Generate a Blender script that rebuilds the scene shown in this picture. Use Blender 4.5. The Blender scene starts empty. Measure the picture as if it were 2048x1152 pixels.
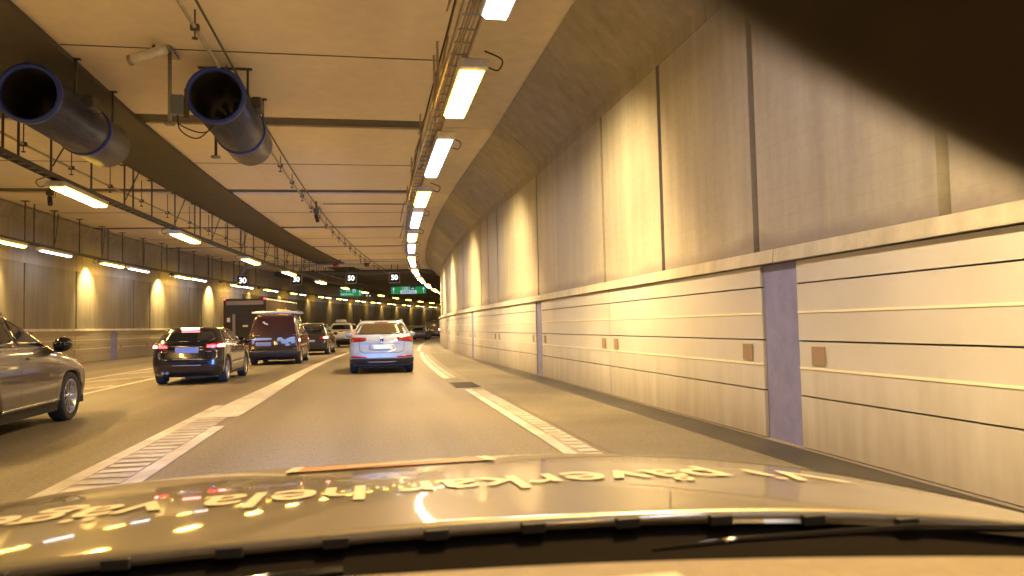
import bpy, bmesh, math, random
import numpy as np
from mathutils import Matrix, Vector
random.seed(7)
S = bpy.context.scene
C = S.collection
# ------------------------------------------------------------------ camera
HC = 1.3
F_, YAW, PITCH, ROLL = 1521.3, .1859, .0491, -.022
fwd = Vector((math.sin(YAW)*math.cos(PITCH), math.cos(YAW)*math.cos(PITCH), math.sin(PITCH)))
r0 = Vector((math.cos(YAW), -math.sin(YAW), 0)); u0 = r0.cross(fwd)
cr, sr = math.cos(ROLL), math.sin(ROLL)
rr = cr*r0 + sr*u0; uu = -sr*r0 + cr*u0
cam = bpy.data.cameras.new('camera'); co = bpy.data.objects.new('camera', cam); C.objects.link(co)
M = Matrix((rr, uu, -fwd)).transposed().to_4x4(); M.translation = (0, 0, HC)
co.matrix_world = M
cam.sensor_width = 36; cam.lens = F_/2048*36; cam.clip_start = .02; cam.clip_end = 500
cam.dof.use_dof = True; cam.dof.focus_distance = 26; cam.dof.aperture_fstop = cam.lens/3.8
S.camera = co
# ------------------------------------------------------------------ world, exposure (lamps light the tunnel; a faint warm ambient is added)
w = bpy.data.worlds.new('World'); S.world = w; w.use_nodes = True
w.node_tree.nodes['Background'].inputs[0].default_value = (1, .75, .5, 1)
w.node_tree.nodes['Background'].inputs[1].default_value = .02
S.view_settings.view_transform = 'Standard'; S.view_settings.look = 'None'
S.view_settings.exposure = .94; S.view_settings.gamma = 1
try:
    S.cycles.max_bounces = 8; S.cycles.diffuse_bounces = 5; S.cycles.glossy_bounces = 4
    S.cycles.sample_clamp_indirect = 6; S.cycles.use_denoising = True
    S.cycles.caustics_reflective = False; S.cycles.caustics_refractive = False
except Exception: pass
SODIUM = (1.0, .57, .15); WHITE = (1.0, .91, .88)
E_SOD, E_WHI, E_SPOT, E_SPOTL, E_DOWN = 50, 18, 1150, 900, 1200

# ------------------------------------------------------------------ alignment of the tunnel
S0, RAD = 17.3, 343.7
def P(X, t):
    u = max(t-S0, 0); th = u/RAD
    return (RAD*(1-math.cos(th)) + X*math.cos(th), (t if t < S0 else S0+RAD*math.sin(th)) - X*math.sin(th))
def TH(t): return max(t-S0, 0)/RAD
def XR(t): return 4.26-.0378*min(max(t-20, 0), 40)
def XL(t): return -13.9+.06*max(t-40, 0)
def XC(t): return .033*max(t-20, 0)
# ------------------------------------------------------------------ helpers
def tag(o, label=None, cat=None, group=None, kind=None):
    if label: o['label'] = label
    if cat: o['category'] = cat
    if group: o['group'] = group
    if kind: o['kind'] = kind
    return o
def empty(name, loc=(0, 0, 0), rz=0, label=None, cat=None, group=None, kind=None, parent=None):
    o = bpy.data.objects.new(name, None); C.objects.link(o); o.location = loc; o.rotation_euler = (0, 0, rz)
    o.empty_display_size = .2
    if parent: o.parent = parent
    return tag(o, label, cat, group, kind)
class MB:
    def __init__(s): s.v = []; s.f = []; s.m = []; s.sm = []
    def add(s, v, f, mi=0, smooth=False):
        b = len(s.v); s.v += [tuple(map(float, p)) for p in v]
        s.f += [tuple(i+b for i in q) for q in f]; s.m += [mi]*len(f); s.sm += [smooth]*len(f)
        return s
    def box(s, x0, x1, y0, y1, z0, z1, mi=0):
        v = [(x, y, z) for z in (z0, z1) for y in (y0, y1) for x in (x0, x1)]
        return s.add(v, [(0, 2, 3, 1), (4, 5, 7, 6), (0, 1, 5, 4), (2, 6, 7, 3), (0, 4, 6, 2), (1, 3, 7, 5)], mi)
    def bbox(s, x0, x1, y0, y1, z0, z1, b=.01, mi=0):
        """box with chamfered edges"""
        X = (x0, x0+b, x1-b, x1); Y = (y0, y0+b, y1-b, y1); Z = (z0, z0+b, z1-b, z1)
        vs = []; idx = {}
        def V(p):
            if p not in idx: idx[p] = len(vs); vs.append(p)
            return idx[p]
        fs = []
        for ax in range(3):
            for sd in (0, 1):
                pts = []
                o1, o2 = [(1, 2), (0, 2), (0, 1)][ax]
                A = (X, Y, Z)
                for (i, j) in ((1, 1), (2, 1), (2, 2), (1, 2)):
                    p = [0, 0, 0]; p[ax] = A[ax][3*sd]; p[o1] = A[o1][i]; p[o2] = A[o2][j]; pts.append(V(tuple(p)))
                fs.append(tuple(pts))
        bm = bmesh.new(); bv = [bm.verts.new(p) for p in vs]
        r = bmesh.ops.convex_hull(bm, input=bv); bm.verts.index_update()
        s.add([v.co[:] for v in bm.verts], [tuple(v.index for v in f.verts) for f in bm.faces], mi); bm.free()
        return s
    def tube(s, pts, r, n=8, mi=0, cap=True, smooth=True, curve=False):
        pts = [Vector(p) for p in pts]
        if curve:   # Catmull-Rom through the given points
            q = [pts[0]]+pts+[pts[-1]]; out = []
            for i in range(1, len(q)-2):
                for k in range(6):
                    t = k/6; a, b, c_, d = q[i-1], q[i], q[i+1], q[i+2]
                    out.append(.5*((2*b)+(c_-a)*t+(2*a-5*b+4*c_-d)*t*t+(3*b-a-3*c_+d)*t**3))
            pts = out+[pts[-1]]
        rs = r if isinstance(r, (list, tuple)) else [r]*len(pts)
        v = []; f = []; up = None
        for i, p in enumerate(pts):
            d = (pts[min(i+1, len(pts)-1)]-pts[max(i-1, 0)]).normalized()
            if up is None or abs(up.dot(d)) > .95: up = Vector((0, 0, 1)) if abs(d.z) < .9 else Vector((1, 0, 0))
            a = d.cross(up).normalized(); b = a.cross(d).normalized(); up = b
            for k in range(n):
                t = 2*math.pi*k/n; v.append(p+rs[i]*(math.cos(t)*a+math.sin(t)*b))
        for i in range(len(pts)-1):
            for k in range(n): f.append((i*n+k, i*n+(k+1) % n, (i+1)*n+(k+1) % n, (i+1)*n+k))
        s.add(v, f, mi, smooth)
        if cap:
            s.add(v[:n], [tuple(range(n))], mi); s.add(v[-n:], [tuple(range(n-1, -1, -1))], mi)
        return s
    def lathe(s, prof, n=24, axis='y', c=(0, 0, 0), mi=0, smooth=True):
        """prof: (radius, along)"""
        v = []; f = []
        for (r, a) in prof:
            for k in range(n):
                t = 2*math.pi*k/n; p, q = r*math.cos(t), r*math.sin(t)
                v.append({'y': (c[0]+p, c[1]+a, c[2]+q), 'x': (c[0]+a, c[1]+p, c[2]+q), 'z': (c[0]+p, c[1]+q, c[2]+a)}[axis])
        for i in range(len(prof)-1):
            for k in range(n): f.append((i*n+k, i*n+(k+1) % n, (i+1)*n+(k+1) % n, (i+1)*n+k))
        return s.add(v, f, mi, smooth)
    def grid(s, pts, smooth=True, mi=0, closed=False):
        n = len(pts); m = len(pts[0]); v = [p for row in pts for p in row]; f = []
        for i in range(n-1):
            for j in range(m if closed else m-1):
                f.append((i*m+j, i*m+(j+1) % m, (i+1)*m+(j+1) % m, (i+1)*m+j))
        return s.add(v, f, mi, smooth)
    def mesh(s, name, mats):
        me = bpy.data.meshes.new(name); me.from_pydata(s.v, [], s.f)
        for m in (mats if isinstance(mats, (list, tuple)) else [mats]): me.materials.append(m)
        me.polygons.foreach_set('material_index', s.m); me.polygons.foreach_set('use_smooth', s.sm)
        me.update(); return me
    def build(s, name, mats, parent=None, fix=True, **kw):
        me = s.mesh(name, mats)
        if fix: fixn(me)
        return link(name, me, parent, **kw)
def fixn(me):
    bm = bmesh.new(); bm.from_mesh(me); bmesh.ops.remove_doubles(bm, verts=bm.verts, dist=1e-5)
    bmesh.ops.recalc_face_normals(bm, faces=bm.faces); bm.to_mesh(me); bm.free()
def link(name, me, parent=None, loc=None, rz=None, **kw):
    o = bpy.data.objects.new(name, me); C.objects.link(o)
    if parent: o.parent = parent
    if loc is not None: o.location = loc
    if rz is not None: o.rotation_euler = (0, 0, rz)
    return tag(o, **kw)
def text(name, body, size, mat, parent, loc, rot=(math.pi/2, 0, 0), off=0.0, sx=1, ext=.002, align='CENTER', space=1.0):
    cu = bpy.data.curves.new(name, 'FONT'); cu.body = body; cu.size = size; cu.offset = off; cu.extrude = ext
    cu.align_x = align; cu.align_y = 'CENTER'; cu.space_character = space
    o = bpy.data.objects.new(name, cu); C.objects.link(o)
    bpy.context.view_layer.update()
    me = bpy.data.meshes.new_from_object(o.evaluated_get(bpy.context.evaluated_depsgraph_get()))
    bpy.data.objects.remove(o); bpy.data.curves.remove(cu)
    me.materials.clear(); me.materials.append(mat)
    o = link(name, me, parent, loc); o.rotation_euler = rot; o.scale = (sx, 1, 1)
    return o
# ------------------------------------------------------------------ materials
MATS = {}
def mat(name, col, rough=.5, metal=0, emit=None, es=0, coat=0, noise=None, nscale=8, bump=0, bscale=60, spec=.5, stretch=(1, 1, 1), noise2=None, n2scale=1.5, coord='Object', st2=None):
    m = bpy.data.materials.new(name); m.use_nodes = True; nt = m.node_tree; b = nt.nodes['Principled BSDF']
    b.inputs['Base Color'].default_value = (*col, 1); b.inputs['Roughness'].default_value = rough
    b.inputs['Metallic'].default_value = metal; b.inputs['Specular IOR Level'].default_value = spec
    if coat: b.inputs['Coat Weight'].default_value = coat; b.inputs['Coat Roughness'].default_value = .03
    if emit: b.inputs['Emission Color'].default_value = (*emit, 1); b.inputs['Emission Strength'].default_value = es
    tc = nt.nodes.new('ShaderNodeTexCoord'); mp = nt.nodes.new('ShaderNodeMapping'); nt.links.new(tc.outputs[coord], mp.inputs[0])
    mp.inputs['Scale'].default_value = stretch
    last = None
    if noise:
        n = nt.nodes.new('ShaderNodeTexNoise'); n.inputs['Scale'].default_value = nscale; n.inputs['Detail'].default_value = 6; n.inputs['Roughness'].default_value = .65
        nt.links.new(mp.outputs[0], n.inputs[0])
        rp = nt.nodes.new('ShaderNodeValToRGB'); rp.color_ramp.elements[0].position = .32; rp.color_ramp.elements[1].position = .68
        rp.color_ramp.elements[0].color = (*noise, 1); rp.color_ramp.elements[1].color = (*col, 1)
        nt.links.new(n.outputs[0], rp.inputs[0]); last = rp.outputs[0]
        if noise2:
            n2 = nt.nodes.new('ShaderNodeTexNoise'); n2.inputs['Scale'].default_value = n2scale; n2.inputs['Detail'].default_value = 3
            if st2:
                m2 = nt.nodes.new('ShaderNodeMapping'); m2.inputs['Scale'].default_value = st2; nt.links.new(tc.outputs[coord], m2.inputs[0]); nt.links.new(m2.outputs[0], n2.inputs[0])
            else: nt.links.new(tc.outputs[coord], n2.inputs[0])
            mx = nt.nodes.new('ShaderNodeMix'); mx.data_type = 'RGBA'; mx.blend_type = 'MULTIPLY'
            r2 = nt.nodes.new('ShaderNodeValToRGB'); r2.color_ramp.elements[0].position = .35; r2.color_ramp.elements[1].position = .65
            r2.color_ramp.elements[0].color = (*noise2, 1); r2.color_ramp.elements[1].color = (1, 1, 1, 1)
            nt.links.new(n2.outputs[0], r2.inputs[0]); mx.inputs[0].default_value = 1
            nt.links.new(last, mx.inputs[6]); nt.links.new(r2.outputs[0], mx.inputs[7]); last = mx.outputs[2]
        nt.links.new(last, b.inputs['Base Color'])
    if bump:
        n = nt.nodes.new('ShaderNodeTexNoise'); n.inputs['Scale'].default_value = bscale; n.inputs['Detail'].default_value = 4
        nt.links.new(mp.outputs[0], n.inputs[0]); bp = nt.nodes.new('ShaderNodeBump'); bp.inputs['Strength'].default_value = bump; bp.inputs['Distance'].default_value = .01
        nt.links.new(n.outputs[0], bp.inputs['Height']); nt.links.new(bp.outputs[0], b.inputs['Normal'])
    MATS[name] = m
    return m
def concrete(name, col, dark, boards=True, streak=.5):
    """cast concrete: board marks, run-down streaks, blotches, in world space so neighbouring panels differ"""
    m = bpy.data.materials.new(name); m.use_nodes = True; nt = m.node_tree; b = nt.nodes['Principled BSDF']; N = nt.nodes.new; L = nt.links.new
    g = N('ShaderNodeNewGeometry')
    b.inputs['Roughness'].default_value = .75; b.inputs['Specular IOR Level'].default_value = .3
    mp = N('ShaderNodeMapping'); mp.inputs['Scale'].default_value = (2.2, 2.2, .14); L(g.outputs['Position'], mp.inputs[0])
    n1 = N('ShaderNodeTexNoise'); n1.inputs['Scale'].default_value = 1.4; n1.inputs['Detail'].default_value = 7; n1.inputs['Roughness'].default_value = .6; L(mp.outputs[0], n1.inputs[0])
    n2 = N('ShaderNodeTexNoise'); n2.inputs['Scale'].default_value = 9; n2.inputs['Detail'].default_value = 8; n2.inputs['Roughness'].default_value = .7; L(g.outputs['Position'], n2.inputs[0])
    n3 = N('ShaderNodeTexNoise'); n3.inputs['Scale'].default_value = .45; n3.inputs['Detail'].default_value = 3; L(g.outputs['Position'], n3.inputs[0])
    a = N('ShaderNodeMath'); a.operation = 'MULTIPLY'; a.inputs[1].default_value = .5; L(n1.outputs[0], a.inputs[0])
    c = N('ShaderNodeMath'); c.operation = 'MULTIPLY_ADD'; c.inputs[1].default_value = .2; L(n2.outputs[0], c.inputs[0]); L(a.outputs[0], c.inputs[2])
    d = N('ShaderNodeMath'); d.operation = 'MULTIPLY_ADD'; d.inputs[1].default_value = .3; L(n3.outputs[0], d.inputs[0]); L(c.outputs[0], d.inputs[2])
    rp = N('ShaderNodeValToRGB'); rp.color_ramp.elements[0].position = .5-.14; rp.color_ramp.elements[1].position = .5+.14
    rp.color_ramp.elements[0].color = (*dark, 1); rp.color_ramp.elements[1].color = (*col, 1); L(d.outputs[0], rp.inputs[0])
    last = rp.outputs[0]; hgt = n2.outputs[0]
    if name == 'concrete_wall':   # grimy tide mark above the coping
        sz = N('ShaderNodeSeparateXYZ'); L(g.outputs['Position'], sz.inputs[0])
        ad = N('ShaderNodeMath'); ad.operation = 'MULTIPLY_ADD'; ad.inputs[1].default_value = -.55; L(n3.outputs[0], ad.inputs[0]); L(sz.outputs[2], ad.inputs[2])
        a2 = N('ShaderNodeMath'); a2.operation = 'MULTIPLY_ADD'; a2.inputs[1].default_value = -.25; L(n2.outputs[0], a2.inputs[0]); L(ad.outputs[0], a2.inputs[2])
        mr_ = N('ShaderNodeMapRange'); mr_.inputs[1].default_value = 1.72; mr_.inputs[2].default_value = 1.86; mr_.inputs[3].default_value = .75; mr_.inputs[4].default_value = 0; L(a2.outputs[0], mr_.inputs[0])
        mg = N('ShaderNodeMix'); mg.data_type = 'RGBA'; L(mr_.outputs[0], mg.inputs[0]); L(last, mg.inputs[6]); mg.inputs[7].default_value = (.21, .19, .21, 1); last = mg.outputs[2]
    if boards:
        sx = N('ShaderNodeSeparateXYZ'); L(g.outputs['Position'], sx.inputs[0])
        k = N('ShaderNodeMath'); k.operation = 'MULTIPLY'; k.inputs[1].default_value = 1/.16; L(sx.outputs[2], k.inputs[0])
        fr = N('ShaderNodeMath'); fr.operation = 'FRACT'; L(k.outputs[0], fr.inputs[0])
        gt = N('ShaderNodeMath'); gt.operation = 'GREATER_THAN'; gt.inputs[1].default_value = .06; L(fr.outputs[0], gt.inputs[0])
        mx = N('ShaderNodeMix'); mx.data_type = 'RGBA'; mx.blend_type = 'MIX'
        mu = N('ShaderNodeMix'); mu.data_type = 'RGBA'; mu.blend_type = 'MULTIPLY'; mu.inputs[0].default_value = 1; L(last, mu.inputs[6]); mu.inputs[7].default_value = (.93, .93, .93, 1)
        L(gt.outputs[0], mx.inputs[0]); L(mu.outputs[2], mx.inputs[6]); L(last, mx.inputs[7]); last = mx.outputs[2]
    bp = N('ShaderNodeBump'); bp.inputs['Strength'].default_value = .25; bp.inputs['Distance'].default_value = .01; L(hgt, bp.inputs['Height']); L(bp.outputs[0], b.inputs['Normal'])
    L(last, b.inputs['Base Color']); MATS[name] = m; return m
concrete('concrete_wall', (.41, .395, .39), (.28, .268, .265))
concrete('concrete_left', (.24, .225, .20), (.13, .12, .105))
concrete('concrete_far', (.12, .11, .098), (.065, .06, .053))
concrete('concrete_beam', (.115, .10, .085), (.085, .075, .065), boards=False)
concrete('ceiling_side', (.66, .59, .50), (.54, .48, .41), boards=False)
concrete('concrete_haunch', (.33, .305, .285), (.20, .185, .175), boards=False)
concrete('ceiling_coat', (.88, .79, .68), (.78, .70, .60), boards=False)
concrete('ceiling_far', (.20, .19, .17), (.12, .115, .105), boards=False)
concrete('ceiling_gap', (.13, .115, .10), (.09, .08, .07), boards=False)
concrete('coping', (.55, .53, .50), (.33, .32, .31), boards=False)
def clad(name, col):
    m = mat(name, col, .45, noise=tuple(c*.9 for c in col), nscale=1.6, stretch=(3, .5, .6), noise2=(.90, .89, .88), n2scale=.7, spec=.35)
    nt = m.node_tree; N = nt.nodes.new; L = nt.links.new; b = nt.nodes['Principled BSDF']; last = b.inputs['Base Color'].links[0].from_socket
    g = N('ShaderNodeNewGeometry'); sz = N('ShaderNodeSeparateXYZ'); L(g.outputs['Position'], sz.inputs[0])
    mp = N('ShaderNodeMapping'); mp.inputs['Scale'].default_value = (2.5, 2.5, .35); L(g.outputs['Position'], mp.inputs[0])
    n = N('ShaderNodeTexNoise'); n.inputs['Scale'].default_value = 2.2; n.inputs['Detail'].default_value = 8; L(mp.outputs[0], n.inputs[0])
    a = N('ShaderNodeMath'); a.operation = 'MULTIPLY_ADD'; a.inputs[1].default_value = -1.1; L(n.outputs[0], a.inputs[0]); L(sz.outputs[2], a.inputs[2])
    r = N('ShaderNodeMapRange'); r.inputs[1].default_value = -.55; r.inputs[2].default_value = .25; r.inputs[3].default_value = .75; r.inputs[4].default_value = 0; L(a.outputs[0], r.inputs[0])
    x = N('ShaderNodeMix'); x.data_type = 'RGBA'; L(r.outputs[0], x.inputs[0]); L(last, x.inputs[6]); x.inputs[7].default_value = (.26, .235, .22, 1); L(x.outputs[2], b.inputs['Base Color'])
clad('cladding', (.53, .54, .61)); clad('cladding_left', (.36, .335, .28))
mat('cladding_rib', (.72, .70, .62), .4)
mat('joint_dark', (.26, .24, .26), .8)
mat('post_dark', (.20, .22, .50), .6, noise=(.155, .165, .41), nscale=5)
mat('reflector_dark', (.27, .20, .165), .5)
mat('galv', (.38, .39, .40), .45, .7, noise=(.25, .25, .26), nscale=30)
mat('galv_dark', (.10, .095, .09), .6, .4)
mat('pipe_paint', (.45, .42, .38), .5, noise=(.3, .28, .25), nscale=12)
mat('pipe_red', (.35, .04, .03), .5)
mat('cable', (.03, .03, .03), .6)
mat('housing', (.74, .74, .80), .4, .0, noise=(.55, .55, .6), nscale=9)
mat('sodium_glass', (1, .9, .7), .3, emit=SODIUM, es=E_SOD)
mat('white_glass', (1, 1, 1), .3, emit=WHITE, es=E_WHI)
mat('sodium_rim', (1, .8, .4), .3, emit=(1, .56, .03), es=22); mat('white_rim', (.9, .9, .95), .3, emit=(.9, .9, 1), es=5)  # rim emission tinted and raised to suggest lamp halo and brighten the ceiling
mat('sodium_glass_dim', (1, .9, .7), .3, emit=SODIUM, es=E_SOD*.22); mat('white_glass_dim', (1, 1, 1), .3, emit=WHITE, es=E_WHI*.35)  # same lamps farther off, emission lowered to darken the distant stretch
mat('fan_shell', (.085, .10, .19), .38, .6, noise=(.045, .055, .11), nscale=6, stretch=(3, .3, 3))
mat('fan_blue', (.02, .05, .42), .4)
mat('hub_blue', (.25, .35, .55), .4)
mat('fan_inside', (.03, .022, .02), .6)
mat('fan_blade', (.35, .30, .26), .5, .2)
mat('blue_grey_box', (.18, .22, .32), .5, noise=(.12, .15, .22), nscale=7)
mat('marking', (.62, .61, .64), .6, noise=(.46, .445, .45), nscale=3.5, bump=.3, bscale=200, noise2=(.7, .68, .66), n2scale=1.1)
mat('marking_wide', (.58, .57, .59), .6, noise=(.46, .445, .44), nscale=5, bump=.3, bscale=200, noise2=(.82, .80, .78), n2scale=1.2, stretch=(2, .4, 1))
mat('marking_worn', (.50, .48, .50), .65, noise=(.28, .265, .26), nscale=6, noise2=(.6, .55, .5), n2scale=1.0)
# asphalt
m = mat('asphalt', (.225, .203, .172), .55, noise=(.12, .11, .092), nscale=42, bump=.9, bscale=90, noise2=(.62, .60, .58), n2scale=1.0, coord='Object', stretch=(1, .22, 1), st2=(.9, .045, 1))
mat('asphalt_shoulder', (.20, .185, .16), .7, noise=(.14, .13, .11), nscale=36, bump=.8, bscale=90, noise2=(.7, .68, .66), n2scale=.5, stretch=(1, .25, 1))
mat('gutter', (.055, .053, .056), .5, noise=(.035, .034, .036), nscale=20, noise2=(.6, .6, .6), n2scale=.8)
mat('drain', (.03, .028, .025), .6, .3)
# car stuff
mat('tyre', (.018, .018, .018), .8)
mat('rim', (.42, .42, .43), .3, .9)
mat('black_trim', (.015, .015, .017), .5)
mat('gloss_black', (.008, .008, .01), .08, spec=.6)
mat('glass_dark', (.010, .012, .012), .04, spec=.8, coat=.3)
mat('glass_brown', (.06, .045, .022), .06, spec=.7, coat=.3)
mat('chrome', (.75, .75, .76), .12, 1)
mat('plate', (.25, .32, .62), .4); mat('plate_pale', (.55, .66, .68), .4)
mat('underbody', (.01, .01, .01), .9)
mat('lens_red', (.30, .012, .012), .15, coat=.5)
mat('lens_dark', (.16, .01, .01), .15, coat=.5)
mat('lamp_red', (.5, .01, .01), .2, emit=(1, .02, .025), es=9)
mat('lamp_red_hot', (.5, .1, .1), .2, emit=(1, .22, .20), es=14)
mat('lamp_red_dim', (.4, .01, .01), .2, emit=(1, .03, .03), es=1.6)
def paint(name, col, metal=.3, rough=.28, flake=None):
    return mat(name, col, rough, metal, coat=1, noise=flake or tuple(c*.9 for c in col), nscale=3)
paint('paint_white_blue_cast', (.25, .32, .44), 0, .3); paint('paint_black', (.010, .010, .013), .2, .2)  # blue headlamp cast is mixed into the white estate's paint
paint('paint_bronze', (.10, .086, .076), .7, .32); paint('paint_maroon', (.034, .006, .016), .1, .3)
paint('paint_dark', (.03, .028, .027), .4); paint('paint_grey', (.22, .21, .20), .5); paint('paint_offwhite', (.50, .53, .60), 0)
mat('decal_blue', (.30, .50, .92), .35); mat('decal_white', (.75, .78, .9), .35)
mat('truck_panel', (.035, .022, .018), .45, noise=(.025, .016, .014), nscale=2); mat('truck_rear', (.02, .02, .026), .5); mat('truck_pale', (.25, .22, .22), .5)
mat('truck_red', (.06, .01, .01), .5)
mat('letters_orange', (.75, .42, .12), .5)
mat('sign_green', (.02, .40, .10), .45, emit=(.02, .30, .07), es=.35); mat('sign_white', (.75, .82, .92), .5, emit=(.5, .6, .75), es=.45); mat('sign_blue', (.06, .07, .22), .5)  # green and white emission stands in for headlight returned by reflective faces
mat('sign_text_green', (.45, .70, .62), .5)
mat('vms_black', (.012, .012, .014), .5); mat('vms_digit', (1, 1, 1), .5, emit=(.85, .93, 1), es=.9)
mat('vms_frame', (.32, .27, .22), .6)
# ------------------------------------------------------------------ sweep helper for sheets that follow the alignment
def sweep(name, Xa, Xb, ta, tb, z, mat_, parent=None, step=2.0, th=0, **kw):
    fa = Xa if callable(Xa) else (lambda t: Xa); fb = Xb if callable(Xb) else (lambda t: Xb)
    n = max(2, int((tb-ta)/step)+1); rows = []
    for i in range(n):
        t = ta+(tb-ta)*i/(n-1); a = P(fa(t), t); b = P(fb(t), t)
        if th: rows.append([(a[0], a[1], z), (b[0], b[1], z), (b[0], b[1], z-th), (a[0], a[1], z-th)])
        else:
            k = max(1, int(abs(fb(t)-fa(t))/3)); rows.append([(a[0]+(b[0]-a[0])*j/k, a[1]+(b[1]-a[1])*j/k, z) for j in range(k+1)])
    mb = MB(); mb.grid(rows, smooth=False, closed=bool(th))
    if th: mb.add(rows[0], [(3, 2, 1, 0)]); mb.add(rows[-1], [(0, 1, 2, 3)])
    return mb.build(name, MATS[mat_], parent, **kw)
T0, T1 = -28, 165
# ================================================================== ROAD
road = sweep('road', -24, 3.72, T0, T1, 0, 'asphalt', kind='structure')
sweep('gutter', lambda t: 3.72 if t < 27 else XR(t)-.45, lambda t: XR(t)+.3, T0, T1, -.008, 'gutter', kind='structure')
sweep('hard_shoulder', 2.35, lambda t: min(3.72, XR(t)-.45), T0, 62, .004, 'asphalt_shoulder', kind='structure')
# lane and edge markings
def marking(name, *a, **k): return sweep(name, *a, kind='structure', step=.8, **k)
marking('edge_marking', 1.90, 2.03, -6, 15.6, .008, 'marking')
marking('edge_marking', 1.80, 1.98, 19.2, 40, .008, 'marking')
marking('edge_marking', lambda t: 1.72-.02*(t-40), lambda t: 1.9-.02*(t-40), 42, 120, .008, 'marking')
marking('lane_marking', -2.70, -2.54, -6, 12.3, .008, 'marking')
marking('lane_marking', -2.13, -1.97, -6, 11.1, .008, 'marking')
LA_, LB_ = [-2.56, -2.5, -2.36, -2.26, -2.15], [-2.0, -1.93, -1.93, -1.93, -1.93]
marking('lane_marking', lambda t: float(np.interp(t, [11, 15, 19, 25, 44], LA_)), lambda t: float(np.interp(t, [11, 15, 19, 25, 44], LB_)), 12.2, 44, .010, 'marking_wide')
marking('lane_marking', -2.70, -2.54, 12.2, 14.2, .008, 'marking')
marking('lane_marking', lambda t: -2.15, lambda t: -1.95, 44, 120, .010, 'marking_wide')
marking('lane_marking', -2.54, -2.13, -6, 12.2, .005, 'marking_worn'); marking('edge_marking', 2.03, 2.28, -6, 15.6, .005, 'marking_worn')
mb = MB()
for x0, x1, ta, tb, dx in ((-2.53, -2.14, -4, 12.1, .28), (2.06, 2.27, -4, 15.5, .25), (2.0, 2.16, 19.4, 36, .25)):
    t = ta
    while t < tb:
        ja, jb, jc, jd = [random.uniform(-.022, .022) for _ in range(4)]
        v = [(*P(x0+abs(ja), t+jb), .0115), (*P(x1-abs(jb), t+jc), .0115), (*P(x1-abs(jc), t+.15+jd), .0115), (*P(x0+abs(jd), t+.15+ja), .0115)]
        mb.add(v, [(0, 1, 2, 3)])
        t += dx
mb.build('rumble_bar_field', MATS['marking'], road, kind='stuff', fix=False)
# the nose of the hatched area between the two left-hand carriageways
marking('hatching_line', -8.22, -8.06, 8, 60, .008, 'marking')
marking('hatching_line', -6.24, -6.08, 6, 60, .008, 'marking')
for k in range(9):
    t = 9.5+k*4.1; v = []
    for (x, q) in ((-7.95, t), (-6.3, t+2.4), (-6.3, t+3.3), (-7.95, t+.9)): v.append((*P(x, q), .009))
    MB().add(v, [(0, 1, 2, 3)]).build('hatching_bar', MATS['marking_worn'], kind='structure')
# drain cover let into the road edge
t = empty('drain_cover', (2.05, 16.9, 0), 0, 'dark iron drain grating set in the gap of the broken edge line', 'drain')
MB().box(-.28, .28, -.75, .75, .004, .012).build('frame', MATS['galv_dark'], t)
mb = MB(); [mb.box(-.25, .25, -.7+k*.14, -.62+k*.14, .013, .02) for k in range(10)]; mb.build('grate', MATS['drain'], t)
# ================================================================== CEILING
ZC = 6.45
ceil = empty('tunnel_ceiling', (0, 0, 0), kind='structure')
joints = [-19.5, -9.8, -.1, 9.6, 19.3, 29.0, 39.2, 48.3, 58.0, 68]
def bm_edges(t, o): return o+.6*XC(t)
def slab(name, Xa, Xb, ta, tb, z0, th, m, par): return sweep(name, Xa, Xb, ta, tb, z0, m, par, step=1.6, th=-th)
for a, b in zip(joints[:-1], joints[1:]):
    g = .42
    slab('ceiling_panel', lambda t: XL(t)-.2, lambda t: bm_edges(t, -7.3), a+g, b-g, ZC, .12, 'ceiling_coat', ceil)
    for c_ in ((lambda t: bm_edges(t, -5.35)), ):
        slab('ceiling_panel', c_, 1.38, a+g, b-g, ZC, .12, 'ceiling_coat', ceil)
    slab('ceiling_panel', 1.42, lambda t: min(3.35, XR(t)-.9), a+.02, b-.02, ZC-.03, .12, 'ceiling_side', ceil)
    mid = (a+b)/2   # fine day-joint bead across every bay
    slab('day_joint', lambda t: XL(t), lambda t: bm_edges(t, -7.32), mid, mid+.03, ZC-.012, .01, 'ceiling_gap', ceil)
    slab('day_joint', lambda t: bm_edges(t, -5.33), 1.36, mid, mid+.03, ZC-.012, .01, 'ceiling_gap', ceil)
slab('ceiling_backing', -14.3, 4.6, T0, T1, ZC+.05, .1, 'ceiling_gap', ceil)
slab('ceiling_beam', lambda t: bm_edges(t, -7.3)+.004, lambda t: bm_edges(t, -5.35)-.004, T0, 68, ZC-.10, .2, 'concrete_beam', ceil)
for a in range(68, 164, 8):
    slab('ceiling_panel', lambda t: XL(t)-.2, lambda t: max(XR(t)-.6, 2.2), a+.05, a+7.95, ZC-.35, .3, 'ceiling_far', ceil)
# ================================================================== WALLS
def wpanel(xf, ta, tb, z0, z1, th, out):
    """a slab standing on the wall line between two stations; out = +1 for the wall on the right"""
    mb = MB(); n = max(1, int((tb-ta)/2.2)); rows = []
    for i in range(n+1):
        t = ta+(tb-ta)*i/n; x = xf(t); a = P(x, t); b = P(x+out*th, t)
        rows.append([(a[0], a[1], z0), (a[0], a[1], z1), (b[0], b[1], z1), (b[0], b[1], z0)])
    mb.grid(rows, smooth=False, closed=True); mb.add(rows[0], [(3, 2, 1, 0)]); mb.add(rows[-1], [(0, 1, 2, 3)])
    return mb
def profile(xf, prof, ta, tb, out):
    mb = MB(); n = max(1, int((tb-ta)/1.6)); rows = []
    for i in range(n+1):
        t = ta+(tb-ta)*i/n; rows.append([(*P(xf(t)+out*dx, t), z) for dx, z in prof])
    mb.grid(rows, smooth=False, closed=True); mb.add(rows[0], [tuple(range(len(prof)-1, -1, -1))]); mb.add(rows[-1], [tuple(range(len(prof)))])
    return mb
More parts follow.
